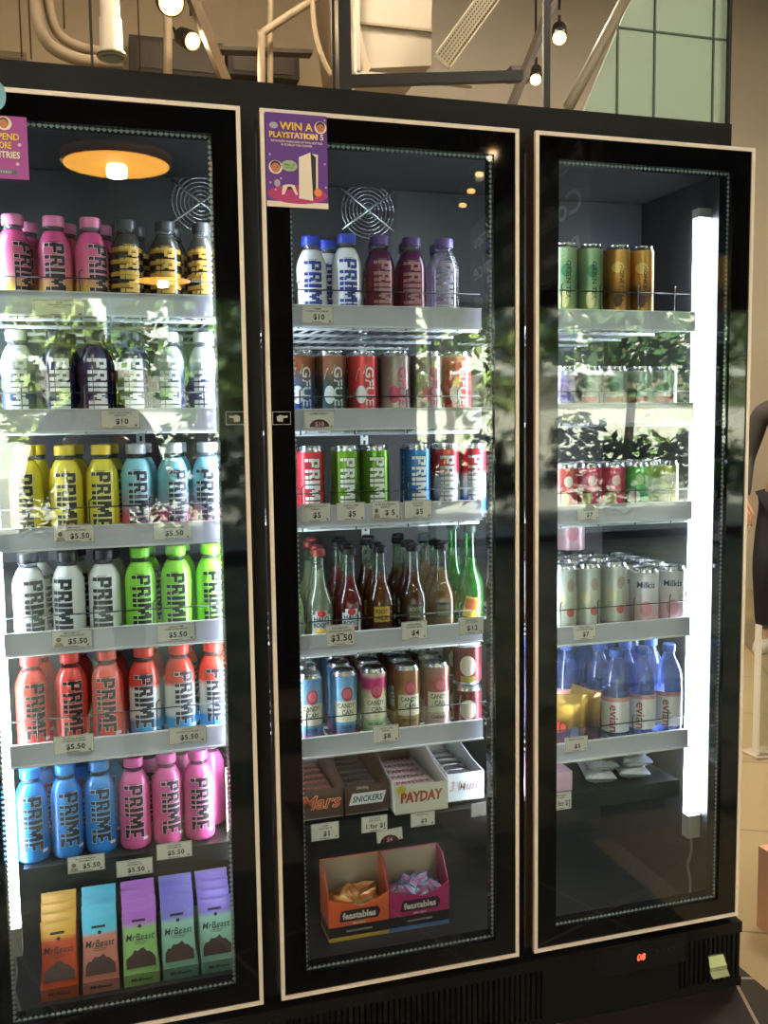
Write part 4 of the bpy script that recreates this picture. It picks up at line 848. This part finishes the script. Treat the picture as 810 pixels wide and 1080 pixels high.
# ------------------------------------------------------------------ glass partition and room above the refrigerator
GY = .30
BK2 = mat('black window metal', '16140f', .4)
k = MB()
def vpost(px, wpx, y=GY, z0=1.913, z1=4.3, m=BK2, d=.03):
    a = at(px-wpx/2, 60, y).x; b_ = at(px+wpx/2, 60, y).x; k.box((a, y, z0), (b_, y+d, z1), m)
vpost(97, 3, d=.01); vpost(352, 3, d=.01); vpost(364, 13); vpost(577, 7, d=.008); vpost(770, 3, d=.01)
a = at(370, 84, GY); b_ = at(552, 79, GY); k.slab([a-Vector((0,0,.011)), b_-Vector((0,0,.011)), b_+Vector((0,0,.011)), a+Vector((0,0,.011))], (0,1,0), .02, BK2)
k.box((-3.9, GY, 1.913), (.775, GY+.03, 1.919), mat('partition base trim', 'b09a7c', .4, .3))
wo = struct('window_2', k)
xl = at(364, 60, GY).x
MB().box((-3.9, GY+.012, 1.919), (xl, GY+.018, 4.28), clearmat('smoked glass', 'ece6dc', .05)).build('glass_pane', wo)
FGM = mat('frosted green glass', 'b2c0ac', .35)
k = MB(); x0 = at(602, 60, GY+.02).x; x1 = at(769, 60, GY+.02).x; xm = at(665, 60, GY+.02).x
pts = [(x0, GY+.02, 1.913), (x1, GY+.02, 1.913), (x1, GY+.02, 4.28), (at(706, 0, GY+.02).x+.18, GY+.02, 4.28), (at(665, 0, GY+.02).x, GY+.02, at(665, 0, GY+.02).z)]
k.slab(pts, (0, 1, 0), .01, FGM); fo = k.build('frosted_panel', wo)
k = MB()
gl = mat('green panel edge', '5c6654', .4)
for px in (651, 690, 752): a = at(px, 60, GY+.019); k.box((a.x-.002, GY+.015, 1.913), (a.x+.002, GY+.02, 4.2), gl)
a = at(651, 29, GY+.019); b_ = at(769, 29, GY+.019); k.box((a.x, GY+.015, a.z-.002), (b_.x, GY+.02, a.z+.002), gl); k.build('panel_joint', fo)
a, b_ = at(662, -6, GY-.01), at(599, 114, GY-.01); k = MB().tube([a, (a+b_)/2, b_], .013, mat('pale steel rail', 'a89880', .4)); tag(k.build('diagonal_rail'), 'pale steel rail rising diagonally along the edge of the green glass', 'rail')
PIPE = mat('beige painted pipe', 'b0a28e', .6)
def pipe(pts, r, label, Y=3.2, m=PIPE, name='ceiling_pipe', cat='pipe', group='pipes above the refrigerator'):
    P = [at(x, y, Y) for x, y in pts]
    Q = []
    for i in range(len(P)-1):
        for j in range(6):
            t = j/6; p0_, p1_, p2_, p3_ = P[max(i-1, 0)], P[i], P[i+1], P[min(i+2, len(P)-1)]
            Q.append(.5*((2*p1_)+(p2_-p0_)*t+(2*p0_-5*p1_+4*p2_-p3_)*t*t+(3*p1_-p0_-3*p2_+p3_)*t**3))
    Q.append(P[-1]); return tag(MB().tube(Q, r, m, 10).build(name), label, cat, group)
pipe([(33, -40), (37, 10), (50, 45), (80, 62), (110, 66), (130, 68)], .030, 'thick beige pipe curving down to the right behind the glass, upper left', 3.2)
pipe([(47, -40), (52, 10), (62, 36), (85, 50), (110, 55)], .024, 'thinner beige pipe nested inside the curve of the thick one', 3.25)
pipe([(276, 120), (276, 40), (281, 32), (340, -6)], .020, 'pale pipe rising then bending right toward the ceiling', 3.2)
pipe([(285, 120), (285, 10), (286, -20)], .016, 'vertical pale pipe beside the bent one', 3.3)
pipe([(177, 120), (177, 30), (176, -20)], .022, 'vertical beige pipe below the warm ceiling spotlight', 3.3)
pipe([(328, -20), (332, 30), (340, 60), (350, 80)], .012, 'thin pale pipe near the black post', 3.0)
k = MB(); gm = mat('grille grey', '78705f', .6)
# low white wall behind with dark openings
bw = MB(); a = at(-80, 40, 4.2); b_ = at(900, 40, 4.2); bw.box((-3.98, 4.2, 0), (4.5, 4.25, 4.28), mat('beige partition plaster', 'b8aa96', .8, vary=.08, bscale=3)); struct('wall_middle', bw)
def darkbox(px0, py0, px1, py1, Y, m, name, label, cat, dep=.12, inset=None):
    a = at(px0, py0, Y); b_ = at(px1, py1, Y); t = thing(name, label, cat, ((a.x+b_.x)/2, Y, b_.z)); w = abs(b_.x-a.x)/2; h = a.z-b_.z
    MB().box((-w, 0, 0), (w, dep, h), m).build('casing', t)
    if inset:
        MB().box((-w*.86, -.006, h*.14), (w*.86, 0, h*.86), inset).build('louvre', t)
    return t
darkm = mat('dark opening', '2c241c', .6); dark2 = mat('dark louvre', '3c3226', .5)
darkbox(136, 36, 236, 84, 4.05, darkm, 'air_grille', 'dark rectangular grille on the wall left of the spotlights', 'grille', .14, dark2)
darkbox(240, 50, 316, 84, 4.05, darkm, 'air_grille', 'dark rectangular grille on the wall right of the diagonal beam', 'grille', .14, dark2)
darkbox(-10, 52, 28, 64, 4.1, mat('grey wall channel', '8c7c64', .6), 'wall_channel', 'short grey channel on the wall at the far upper left', 'channel', .09, gm)
# projector-like white cylinder
a = at(118, 62, 2.6); t = thing('cylinder_fixture', 'white translucent cylinder fixture hanging near the joint of the glass', 'fixture', (a.x, 2.6, a.z))
wm = mat('white enamel', 'e0dcd4', .35)
MB().lathe([(.042, .02), (.058, .0), (.060, .02), (.048, .035), (.046, .16), (.040, .165), (.040, .40)], wm, 24).build('housing', t); MB().lathe([(.036, -.004), (.040, .004), (.036, .01)], mat('bluish lens', '7ca0b0', .1), 20).build('lens', t); MB().lathe([(.062, .006), (.064, .012), (.062, .018)], mat('rim grey', '8c8a80', .3, .4), 24).build('rim', t)
# duct
dm = mat('duct tan', 'a89a86', .55, vary=.06, bscale=5)
pf = [at(371, 0, 2.8), at(456, 0, 2.8), at(454, 68, 2.8), at(390, 70, 2.8)]
t = MB(); pf = [at(368, -60, 2.8), at(457, -60, 2.8), at(455, 30, 2.8), at(455, 69, 2.8), at(391, 72, 2.8), at(380, 30, 2.8)]
t.slab(pf, (0, 1, 0), .8, dm); o = t.build('air_duct'); tag(o, 'large tan air duct hanging above the black bar, centre top', 'duct')
a = at(374, 24, 2.795); b_ = at(456, 24, 2.795); MB().box((a.x, 2.785, a.z-.006), (b_.x, 2.80, a.z+.006), mat('duct seam', '8c7c60', .5)).build('duct_flange', o)
a = at(376, 76, 2.7); b_ = at(500, 76, 2.7); k = MB().box((a.x, 2.7, a.z-.012), (b_.x, 2.74, a.z+.008), PIPE).box((a.x, 2.7, a.z), (a.x+.02, 2.74, 4.3), PIPE); tag(k.build('support_channel'), 'thin pale channel just above the black bar', 'channel')
# perforated tray
a, b_ = at(524, -14, 2.6), at(466, 66, 2.6); d = (b_-a).normalized(); n = Vector((d.z, 0, -d.x)); w = .045; tr = MB(); tm = mat('galvanised tray', 'b4a78e', .45, .2)
tr.slab([a-n*w, a+n*w, b_+n*w, b_-n*w], (0, 1, 0), .004, tm)
for s in (-1, 1): tr.slab([a+n*w*s, a+n*(w*s+.004), b_+n*(w*s+.004), b_+n*w*s], (0, -1, 0), .03, tm)
L_ = (b_-a).length; hm = mat('tray hole', '5c4f3c', .7)
for i in range(int(L_/.016)):
    for j in (-2, -1, 0, 1, 2):
        c = a+d*(.008+i*.016)+n*j*.016+Vector((0, -.0012, 0)); tr.add([c-d*.005-n*.003, c-d*.005+n*.003, c+d*.005+n*.003, c+d*.005-n*.003], [(0,1,2,3)], hm)
tag(tr.build('cable_tray'), 'perforated metal cable tray running diagonally at top centre', 'cable tray')
# beam diagonal and track
BEAM = mat('dark steel beam', '3a2e22', .5)
def beam(p, q, wpx, Y, label, m=BEAM, name='ceiling_beam'):
    a, b_ = at(*p, Y), at(*q, Y); d = (b_-a).normalized(); n = Vector((-d.z, 0, d.x)); w = wpx/1000*(Y+1.72)/2
    return tag(MB().slab([a-n*w, b_-n*w, b_+n*w, a+n*w], (0, 1, 0), .08, m).build(name), label, 'beam', 'dark beams above the refrigerator')
beam((202, -10), (240, 86), 9, 3.0, 'dark diagonal beam just right of the warm spotlight', mat('brown beam', '6c5a44', .5))
beam((598, -30), (542, 112), 6, 2.4, 'dark track bar running diagonally beside the spotlights')
beam((562, 76), (540, 76), 14, 2.9, 'short dark horizontal beam behind the right spotlights')
beam((230, 50), (330, 54), 4, 3.6, 'thin dark horizontal bar above the right wall grille')
for px, y0, y1 in ((148, 18, 74), (23, 16, 60), (33, 46, 62), (68, 0, 30)):
    a, b_ = at(px, y0, 3.1), at(px, y1, 3.1); a = Vector((b_.x, b_.y, 4.3)); tag(MB().tube([a, (a+b_)/2, b_], .004, mat('dark rod', '5c4c38', .5), 6).build('suspension_rod'), f'thin dark hanging rod, {({148: "right of the white cylinder", 23: "leftmost", 33: "second from left", 68: "beside the thick curved pipe"})[px]}', 'rod', 'hanging rods')
WARM = (1.0, .80, .55)
def spot(px, py, Y, label, r=.04, aim=(0, -.5, -1), power=30, real=True, em=11):
    c = at(px, py, Y) if real else mir(px, py, Y)
    t = thing('track_spotlight', label, 'spotlight', c, 0, 'track spotlights'); t.rotation_euler = Vector(aim).to_track_quat('-Z', 'Y').to_euler()
    MB().lathe([(r*1.15, -.01), (r*1.2, .02), (r*1.1, .10), (r*.7, .13)], mat('black lamp body', '1c1814', .4), 20).build('lamp_body', t)
    MB().lathe([(r, -.014), (r, -.010)], mat('warm lamp face', 'ffb868', .5, emit=em), 20).build('lamp_face', t)
    MB().tube([(0, 0, .12), (0, 0, .17), (0, .02, .20)], .008, mat('black lamp body', '1c1814', .4), 6).build('stem', t)
    Mi = t.rotation_euler.to_matrix().inverted(); top = Mi @ Vector((0, 0, 4.3-c.z)); st0 = Mi @ Vector((0, 0, .12))
    MB().tube([st0, (st0+top)/2, top], .006, mat('black lamp body', '1c1814', .4), 6).build('drop_rod', t)
    l = bpy.data.lights.new('spot', 'SPOT'); l.energy = power; l.color = WARM; l.spot_size = 2.0; l.spot_blend = .6; l.shadow_soft_size = r
    lo = bpy.data.objects.new('spot_light', l); C.objects.link(lo); lo.parent = t; lo.location = (0, 0, -.03)
spot(180, 2, 2.9, 'warm lit spotlight at the top left, upper one of two', .055, (.1, -1, -.7), 60)
spot(202, 43, 3.3, 'warm lit spotlight just below and right of the upper left one', .040, (.5, -1, -.6), 50)
spot(590, 39, 2.4, 'warm lit spotlight on the diagonal track, upper right one', .030, (-.5, -1, -1), 40)
spot(565, 83, 2.7, 'warm lit spotlight on the diagonal track, lower right one', .026, (-.5, -1, -1), 40)
spot(786, -40, 1.9, 'spotlight above the right corridor wall outside the picture', .03, (.3, .8, -1), 70)
for (x, y, z, e) in ((-2.2, 2.0, 4.2, 60), (.4, 2.2, 4.2, 60), (2.6, 1.4, 4.2, 60), (3.0, 5, 4.2, 60), (-1.5, -3.2, 4.2, 55), (2.2, -3.2, 4.2, 55)):  # added warm fill lights that brighten the rooms; no real fixtures behind them
    l = bpy.data.lights.new('warm_fill_light', 'AREA'); l.energy = e; l.size = .35; l.color = (1, .87, .70); lo = bpy.data.objects.new('warm_fill_light', l); C.objects.link(lo); lo.location = (x, y, z)

# ------------------------------------------------------------------ corridor on the right
a = at(790, 400, 7.5); 
k = MB(); sx = at(772, 470, 5.4).x
t = thing('display_counter', 'brown display counter in the corridor right of the refrigerator', 'counter', (sx+.95, 5.4, 0)); MB().box((-.9, 0, 0), (.9, .5, .86), mat('walnut veneer', '8c6a50', .5, vary=.15, bscale=8)).build('cabinet', t); MB().box((-.92, -.02, .86), (.92, .52, .90), mat('counter top', 'a88468', .4)).build('counter_top', t)
for j, (px, w_, h_) in enumerate(((790, .09, .26), (808, .10, .30))):
    a = at(px, 470, 5.55); t = thing('handbag', f'dark handbag standing on the corridor counter, {("left", "right")[j]} one', 'bag', (a.x, 5.55, .901), 0, 'handbags on the counter')
    MB().slab([(-w_, 0, 0), (w_, 0, 0), (w_*.8, 0, h_), (-w_*.8, 0, h_)], (0, 1, 0), .12, mat('dark leather', '2c2426', .45)).build('bag_body', t)
    MB().tube([(-w_*.5, .06, h_)]+[(-w_*.5*math.cos(PI*i/8), .06, h_+.10*math.sin(PI*i/8)) for i in range(1, 8)]+[(w_*.5, .06, h_)], .008, mat('dark leather', '2c2426', .45), 6).build('handle', t)
# pink pedestal box at the right edge
a = onz(797, 1050, 0)
t = thing('pink_display_stand', 'pale salmon box stand at the lower right edge of the picture', 'stand', (1.02, -.30, 0))
a = at(800, 892, .20); sx0 = a.x
t.location = (sx0, -.15, 0); MB().box((0, 0, 0), (.45, .35, a.z+.0), mat('salmon laminate', 'd8a488', .5)).build('box_body', t)
k = MB(); f = flat((-.0, .35, 0), (0,-1,0), (0,0,1), .001)
for i in range(4): disc(k, f, .05+.01*(i % 2), a.z-.16-.075*i, .004, .006, mat('brown mark', '4c2c24', .5), 8)
k.build('print', t)
a = at(803, 660, 1.2); b_ = at(803, 865, 1.2); k = MB().box((a.x-.004, 1.2, max(b_.z-.02, 0)), (a.x+.004, 1.23, a.z), mat('white edge profile', 'e8e4dc', .4)).box((a.x+.004, 1.21, max(b_.z-.02, 0)), (a.x+.9, 1.216, a.z), clearmat('case glass', 'e8ecec', .06)).box((a.x-.02, 1.18, 0), (a.x+.95, 1.28, max(b_.z-.02, .01)), mat('case plinth', 'b8ac9c', .5)); tag(k.build('glass_screen'), 'glass screen with a white vertical edge right of the refrigerator', 'screen')

# ------------------------------------------------------------------ people
def skin_obj(name, chains, m, parent, lvl=2):
    vs = []; es = []; rs = []; idx = {}
    for ch in chains:
        prev = None
        for p in ch:
            key = tuple(round(v, 4) for v in p[:3])
            if key not in idx: idx[key] = len(vs); vs.append(p[:3]); rs.append(p[3])
            if prev is not None: es.append((prev, idx[key]))
            prev = idx[key]
    me = bpy.data.meshes.new(name); me.from_pydata(vs, es, []); o = bpy.data.objects.new(name, me); C.objects.link(o); o.parent = parent
    md = o.modifiers.new('skin', 'SKIN'); md.use_smooth_shade = True
    for i, r in enumerate(rs):
        sv_ = me.skin_vertices[0].data[i]; rr = r if isinstance(r, tuple) else (r, r); sv_.radius = rr; sv_.use_root = (i == 0)
    o.modifiers.new('sub', 'SUBSURF').levels = lvl; o.modifiers['sub'].render_levels = lvl; me.materials.append(m); return o
SKIN = mat('skin', 'c08c70', .5); 
def hand(wx, wy, wz, d, side, up):
    """five bent fingers from the palm; d = direction of the palm, up = finger spread axis"""
    d = Vector(d).normalized(); up = Vector(up).normalized(); c = d.cross(up)*side; W_ = Vector((wx, wy, wz)); out = []
    palm = W_+d*.045
    for i in range(4):
        b0 = palm+up*(.010-.0*i)+up*(i-1.5)*-.019; L = (.068, .075, .070, .056)[i]
        out.append([tuple(palm)+(.017,), tuple(b0+d*.03)+(.0095,), tuple(b0+d*(.03+L*.45)+c*.012)+(.0085,), tuple(b0+d*(.03+L*.7)+c*.032)+(.0075,), tuple(b0+d*(.03+L*.72)+c*.048)+(.0065,)])
    out.append([tuple(W_+d*.02)+(.018,), tuple(W_+d*.03+up*.032+c*.006)+(.011,), tuple(W_+d*.06+up*.048+c*.014)+(.0095,), tuple(W_+d*.085+up*.046+c*.024)+(.0075,)])
    return out, palm
def person(label, loc, rz, H, arms, legs, top, trousers, haircol, hairlen=.2, shoe='2a2624'):
    t = thing('person', label, 'person', loc, rz); k = H/1.7
    hip = .90*k; sh = 1.38*k; hd = 1.56*k
    ch = [[(0, 0, hip, (.115*k, .10*k)), (0, 0, 1.08*k, (.105*k, .085*k)), (0, .0, 1.25*k, (.125*k, .10*k)), (0, .0, sh, (.09*k, .08*k)), (0, -.005, 1.45*k, .045*k), (0, -.015, 1.52*k, (.062*k, .07*k)), (0, -.012, hd+.02, (.072*k, .085*k)), (0, -.005, 1.66*k, (.05*k, .06*k))]]
    tops = [[(0, 0, hip-.02, (.135*k, .118*k)), (0, 0, 1.08*k, (.120*k, .10*k)), (0, 0, 1.25*k, (.142*k, .115*k)), (0, 0, sh+.005, (.10*k, .09*k))]]
    for s, (el, wr) in zip((-1, 1), arms):
        a0 = (s*.17*k, 0, 1.37*k); ch.append([(0, 0, sh, (.09*k, .08*k)), a0+(.05*k,), tuple(el)+(.037*k,), tuple(wr)+(.025*k,)])
        tops.append([(0, 0, sh+.005, (.10*k, .09*k)), a0+(.066*k,), tuple(el)+(.052*k,), tuple(Vector(el).lerp(Vector(wr), .93))+(.038*k,)])
        dv = (Vector(wr)-Vector(el)).normalized(); hs, _ = hand(*wr, dv, s, (0, 0, 1) if abs(dv.z) < .7 else (-s, 0, 0)); ch.append([tuple(wr)+(.025*k,), hs[0][0][:3]+(.017,)]); ch += [[hs[0][0]]+h_[1:] for h_ in hs[:4]]; ch.append([tuple(wr)+(.025*k,)]+hs[4][1:])
    lo_ = []
    for s, (kn, an) in zip((-1, 1), legs):
        h0 = (s*.085*k, 0, hip-.06); ch.append([(0, 0, hip, (.115*k, .10*k)), h0+(.085*k,), tuple(kn)+(.055*k,), tuple(an)+(.036*k,), (an[0], an[1]-.09, .03, .032*k)])
        lo_.append([(0, 0, hip-.01, (.13*k, .115*k)), h0+(.10*k,), tuple(kn)+(.072*k,), (an[0], an[1], an[2]+.02, .058*k)])
    skin_obj('body', ch, SKIN, t); skin_obj('jacket', tops, top, t); skin_obj('trousers', lo_, trousers, t)
    hm_ = mat('hair '+haircol, haircol, .6); hr = MB(); n = 14; vs = []; fs = []
    for j in range(9):
        ph = PI*.62*j/8
        for i in range(20):
            a = 2*PI*i/20; front = max(0, math.cos(a)); R = .098*k*math.sin(max(ph, .02)); z = .112*k*math.cos(ph)
            if j > 3: z = z*(1-front)+.05*k*front - (0 if front > .3 else hairlen*(j-4)/4)
            vs.append((R*math.sin(a)*.93, -.0-R*math.cos(a)+.012, hd+.02+z))
    hr.add(vs, [(j*20+i, j*20+(i+1) % 20, (j+1)*20+(i+1) % 20, (j+1)*20+i) for j in range(8) for i in range(20)], hm_, True); hr.build('hair', t)
    fc = MB()
    for s in (-1, 1): fc.lathe([(.0005, -.006), (.008, 0), (.0005, .006)], mat('eye dark', '2a1c18', .3), 10, (s*.03*k, -.105*k, hd), False)
    fc.build('eyes', t); fc = MB().lathe([(.004, .022), (.008, .004), (.012, -.008), (.004, -.014)], SKIN, 10, (0, -.115*k, hd-.01)).box((-.02, -.104*k, hd-.052), (.02, -.094*k, hd-.044), mat('lips', '9c5448', .5)); fc.build('nose_and_mouth', t)
    for s in (-1, 1): MB().lathe([(.004, -.028), (.013, -.015), (.016, .01), (.006, .026)], SKIN, 10, (s*.084*k, .0, hd)).build('ear', t)
    for s, (kn, an) in zip((-1, 1), legs):
        q = MB(); q.lathe([(.04, 0), (.048, .01), (.046, .05), (.03, .085)], mat('shoe '+shoe, shoe, .5), 16, (0, 0, 0)); q.v = [(x*.95, (y*2.6-.05), z*(1 if y > -.0 else .8)) for x, y, z in q.v]; q.build('shoe', t, (an[0], an[1], max(0, an[2]-.09)))
    return t
# the photographer, seen only as a reflection in the left door
hx, hy = CAM.x, CAM.y
k_ = 1.58/1.7; dy = -.40
pt = person('person in dark clothes raising a phone with both hands in front of the refrigerator', (hx-.02, hy+dy, 0), PI, 1.60,
    [((-.23, -.10, 1.02), (-.075, -.33, 1.235)), ((.23, -.10, 1.02), (.075, -.33, 1.235))],
    [((-.10, -.01, .47), (-.11, .01, .09)), ((.10, -.01, .47), (.11, .01, .09))],
    mat('black jacket', '17171b', .8, bump=.3, bscale=60), mat('dark jeans', '1c2130', .85, bump=.2, bscale=90), '1a1412', .22)
t = thing('smartphone', 'dark smartphone held upright by the person photographing the refrigerator', 'phone', (hx-.005, hy-.022, 1.205))
MB().box((-.036, -.004, 0), (.036, .004, .072), mat('phone back', '20242c', .15)).box((-.036, -.004, .072), (.036, .004, .074), mat('phone edge teal', '5ca0a8', .3, .4)).build('phone_body', t); MB().lathe([(.005, 0), (.006, .002)], mat('lens black', '050508', .05), 14).build('camera_lens', t, (.022, .004, .060)); t.children[1].rotation_euler = (-PI/2, 0, 0)
# passer-by in the corridor
a = onz(792, 690, 0)
person('person in dark clothes walking in the corridor at the right edge of the picture', (a.x+.23, a.y, 0), -.9, 1.62,
    [((-.25, .05, 1.05), (-.22, -.10, .82)), ((.25, -.02, 1.06), (.20, -.18, .88))],
    [((-.10, -.12, .48), (-.11, -.02, .09)), ((.10, .05, .47), (.11, .24, .12))],
    mat('grey knit top', '4c4848', .8), mat('black wide trousers', '15161a', .85), '1c1614', .25, 'd8d0c8')

# ------------------------------------------------------------------ what the door glass reflects
for px, py, Y, r, lb in ((123, 173, 2.2, .21, 'near'), (172, 296, 5.5, .21, 'far')):
    c = mir(px, py, Y); t = thing('pendant_lamp', f'warm disc pendant lamp hanging from the ceiling, the {lb} one from the refrigerator', 'lamp', c, 0, 'disc pendant lamps')
    MB().lathe([(r*.97, .0), (r, .004), (r, .035), (r*.98, .037), (r*.2, .05), (.02, .055)], mat('brass lamp rim', 'a8763c', .35, .6), 40).build('shade', t)
    MB().lathe([(r*.95, -.003), (r*.95, -.001)], mat('warm diffuser', 'ffb040', .5, emit=7), 36).build('diffuser', t)
    MB().lathe([(.005, -.05), (.036, -.045), (.04, -.02), (.036, -.004)], mat('hot bulb', 'fff0d0', .5, emit=90), 20).build('bulb', t)
    MB().tube([(0, 0, .05), (0, 0, 1.0), (0, 0, 4.3-c.z-.001)], .004, BLACK, 6).build('cord', t)
for i, (px, py, Y) in enumerate(((520, 158, 2.45), (507, 181, 2.84), (498, 199, 3.2), (489, 214, 3.5))):
    spot(px, py, Y, f'small warm track spotlight by the hanging sign, {("nearest", "second", "third", "farthest")[i]} of four', .022, (-.2, .3, -1), 12, False, 30)
# hanging blackboard sign with chalk writing, running away from the refrigerator
p, q = mir(625, 205, 2.0), mir(497, 285, 4.4)
t = thing('hanging_menu_board', 'long black menu board with white chalk writing hanging from the ceiling', 'sign', (0, 0, 0))
ax = (q-p); ax.z = 0; ax.normalize(); nrm = Vector((ax.y, -ax.x, 0)); nrm = nrm if nrm.x < 0 else -nrm
L_ = (Vector((q.x, q.y, 0))-Vector((p.x, p.y, 0))).length; zc_ = p.z
k = MB(); A = Vector((p.x, p.y, zc_-.28)); Bq = A+ax*L_; up = Vector((0, 0, 1))
k.slab([A, Bq, Bq+up*.62, A+up*.62], -nrm, .04, mat('blackboard', '15171a', .5)); k.build('board', t)
k = MB(); rnd = random.Random(5); ch_ = mat('chalk', 'dfe6ea', .7)
ux = -ax if nrm.cross(Vector((0,0,1))).dot(ax) > 0 else ax
f = flat(A+ax*L_*.5+up*.31, ux, up, .002)
if (Vector(ux).cross(up)).dot(nrm) < 0: f = flat(A+ax*L_*.5+up*.31, -Vector(ux), up, .002)
for j, (ln, zz, hh) in enumerate((('Fresh daily  salads & wraps', .18, .13), ('Coffee  Tea  Juice', -.02, .16), ('Please order at the till', -.2, .10))): text(k, ln, hh, f, ch_, 0, zz, .02, .3, w=L_*.9)
k.build('chalk_writing', t)
k = MB()
for s in (.1, .9): c = A+ax*L_*s+up*.62-nrm*.02; k.tube([c, c+up*.5, Vector((c.x, c.y, 4.3))], .005, BLACK, 6)
k.build('suspension_rod', t)
# bright light box over the entrance side
c = mir(607, 207, 3.2); t = thing('light_box_sign', 'bright white ceiling light box with dark bars near the menu board', 'sign', c)
k = MB().box((-.10, -.03, -.20), (.12, .03, .20), mat('light box face', 'dfeef2', .5, emit=7)); k.build('lit_face', t)
k = MB().slab([(-.12, .03, -.16), (.14, .03, .06), (.14, .03, .12), (-.12, .03, -.10)], (0, 1, 0), .01, BLACK)
for x in (-.06, 0, .06): k.box((x-.004, .03, -.2), (x+.004, .036, .2), mat('dark frame bar', '3a4448', .5))
k.tube([(0, 0, .2), (0, 0, 1), (0, 0, 4.3-c.z)], .005, BLACK, 6); k.build('frame_bars', t)

# street outside
struct('street', MB().box((-30, -40, -.12), (35, -7.3, -.02), mat('street paving', '9a948a', .8, vary=.2, bscale=2)))
def facade(x0, x1, y, h, m, label, rows_, cols, name='building'):
    t = thing(name, label, 'building', ((x0+x1)/2, y, -.02)); w = (x1-x0)/2
    MB().box((-w, -4, 0), (w, 0, h), m).build('wall', t)
    k = MB()
    for r in range(rows_):
        for c in range(cols):
            x = -w+(c+.5)*2*w/cols; z = 3.2+r*2.6; k.box((x-w/cols*.6, 0, z), (x+w/cols*.6, .03, z+1.4), mat('window glass dark', '3c4a54', .1))
    k.build('windows', t)
    k = MB().box((-w, 0, 2.7), (w, .8, 2.85), mat('canopy white', 'e4e2dc', .6)); k.build('canopy', t)
facade(-16, 2.5, -24, 9, mat('sunlit white render', 'e8e4da', .8), 'white building across the street with a row of windows', 3, 12)
facade(7, 22, -26, 11, mat('cream render', 'cfc8b8', .8), 'cream building across the street at the right side', 3, 8)
leafm = [mat('leaf green light', '94a050', .6, vary=.35, bscale=2), mat('leaf green', '6a8244', .6, vary=.35, bscale=2), mat('leaf green dark', '465c34', .6, vary=.3, bscale=2)]
def tree(x, y, h, r, m, label, seed, name='tree', trunk=True, n=1500, ls=.13, zb=.45):
    rnd = random.Random(seed); t = thing(name, label, 'tree' if trunk else 'shrub', (x, y, -.02), 0, 'plants across the street'); k = MB()
    blobs = [(rnd.gauss(0, r*.45), rnd.gauss(0, r*.4), h*zb+(h*(1-zb))*rnd.random(), r*rnd.uniform(.3, .55)) for _ in range(9)]
    for i in range(n):
        bx, by, bz, br = blobs[i % 9]; v = Vector((rnd.gauss(0, 1), rnd.gauss(0, 1), rnd.gauss(0, 1))).normalized()*br*rnd.uniform(.6, 1)
        c = Vector((bx, by, max(.1, bz)))+v; c.z = max(c.z, .08); a = Vector((rnd.gauss(0, 1), rnd.gauss(0, 1), rnd.gauss(0, .6))).normalized(); b2_ = a.orthogonal().normalized(); s = ls*rnd.uniform(.7, 1.3)
        k.add([c-a*s, c+b2_*s*.5, c+a*s, c-b2_*s*.5], [(0,1,2,3)], m)
    k.build('foliage', t)
    if trunk:
        k = MB().tube([(0, 0, 0), (.05*r, 0, h*.3), (-.05*r, 0, h*.55), (0, 0, h*.8)], [.09*h/5, .075*h/5, .06*h/5, .03*h/5], mat('bark', '5c4a38', .9, bump=.5, bscale=20), 8)
        for bx, by, bz, br in blobs[:5]: k.tube([(0, 0, h*.4), (bx*.5, by*.5, (h*.4+bz)/2+.1), (bx, by, bz)], [.05*h/5, .035*h/5, .015*h/5], mat('bark', '5c4a38', .9), 6)
        k.build('trunk', t)
for i, (px, Y, h, r, m, lb) in enumerate(((205, 13, 3.9, 1.5, 1, 'leafy tree across the street seen beside the left door edge'), (60, 15, 3.2, 1.2, 0, 'small sunlit tree in front of the white building'), (470, 12, 4.4, 1.9, 0, 'bright green tree across the street behind the round traffic sign'),
    (560, 14, 5.0, 1.9, 1, 'green tree right of the bright one across the street'), (660, 13, 5.2, 2.2, 2, 'dark green tree across the street facing the right door'), (790, 14, 5.0, 2.2, 1, 'tall tree across the street at far right'), (330, 15, 4.6, 1.7, 2, 'dark tree across the street behind the pillar'))):
    c = mir(px, 450, Y); tree(c.x, c.y, h, r, leafm[m], lb, 20+i, n=1700)
for i, (px, Y, h, r, m, lb) in enumerate(((130, 9.6, .9, .8, 2, 'low hedge bush outside the shopfront, leftmost'), (240, 9.4, 1.0, .7, 1, 'low bush outside the shopfront left of the pillar'), (430, 9.8, .9, .7, 1, 'low bush outside the shopfront right of the pillar'), (520, 9.5, 1.1, .8, 2, 'dark bush outside the shopfront near the middle'), (640, 9.6, 1.1, .9, 2, 'dark bush outside the shopfront facing the right door'), (740, 9.8, 1.0, .9, 1, 'green bush outside the shopfront at far right'))):
    c = mir(px, 450, Y); tree(c.x, c.y, h, r, leafm[m], lb, 50+i, 'hedge_bush', False, 700, .08, .3)
c = mir(413, 443, 8.6); t = thing('traffic_sign', 'round red no-entry sign on a post outside the shopfront', 'sign', (c.x, c.y, -.02))
k = MB(); R = .16; f = flat((0, .03, c.z), (-1,0,0), (0,0,1), 0); n = 28
k.slab([(R*math.cos(2*PI*i/n), .0, c.z+R*math.sin(2*PI*i/n)) for i in range(n)], (0, 1, 0), .012, WHITE); k.slab([(R*.92*math.cos(2*PI*i/n), .012, c.z+R*.92*math.sin(2*PI*i/n)) for i in range(n)], (0, 1, 0), .003, mat('sign red', 'c83028', .5)); k.box((-R*.65, .015, c.z-R*.16), (R*.65, .018, c.z+R*.16), WHITE); k.build('sign_face', t)
MB().tube([(0, -.02, 0), (0, -.02, 1), (0, -.02, c.z+.1)], .03, mat('sign post grey', 'a8a8a4', .4, .5), 10).build('post', t)
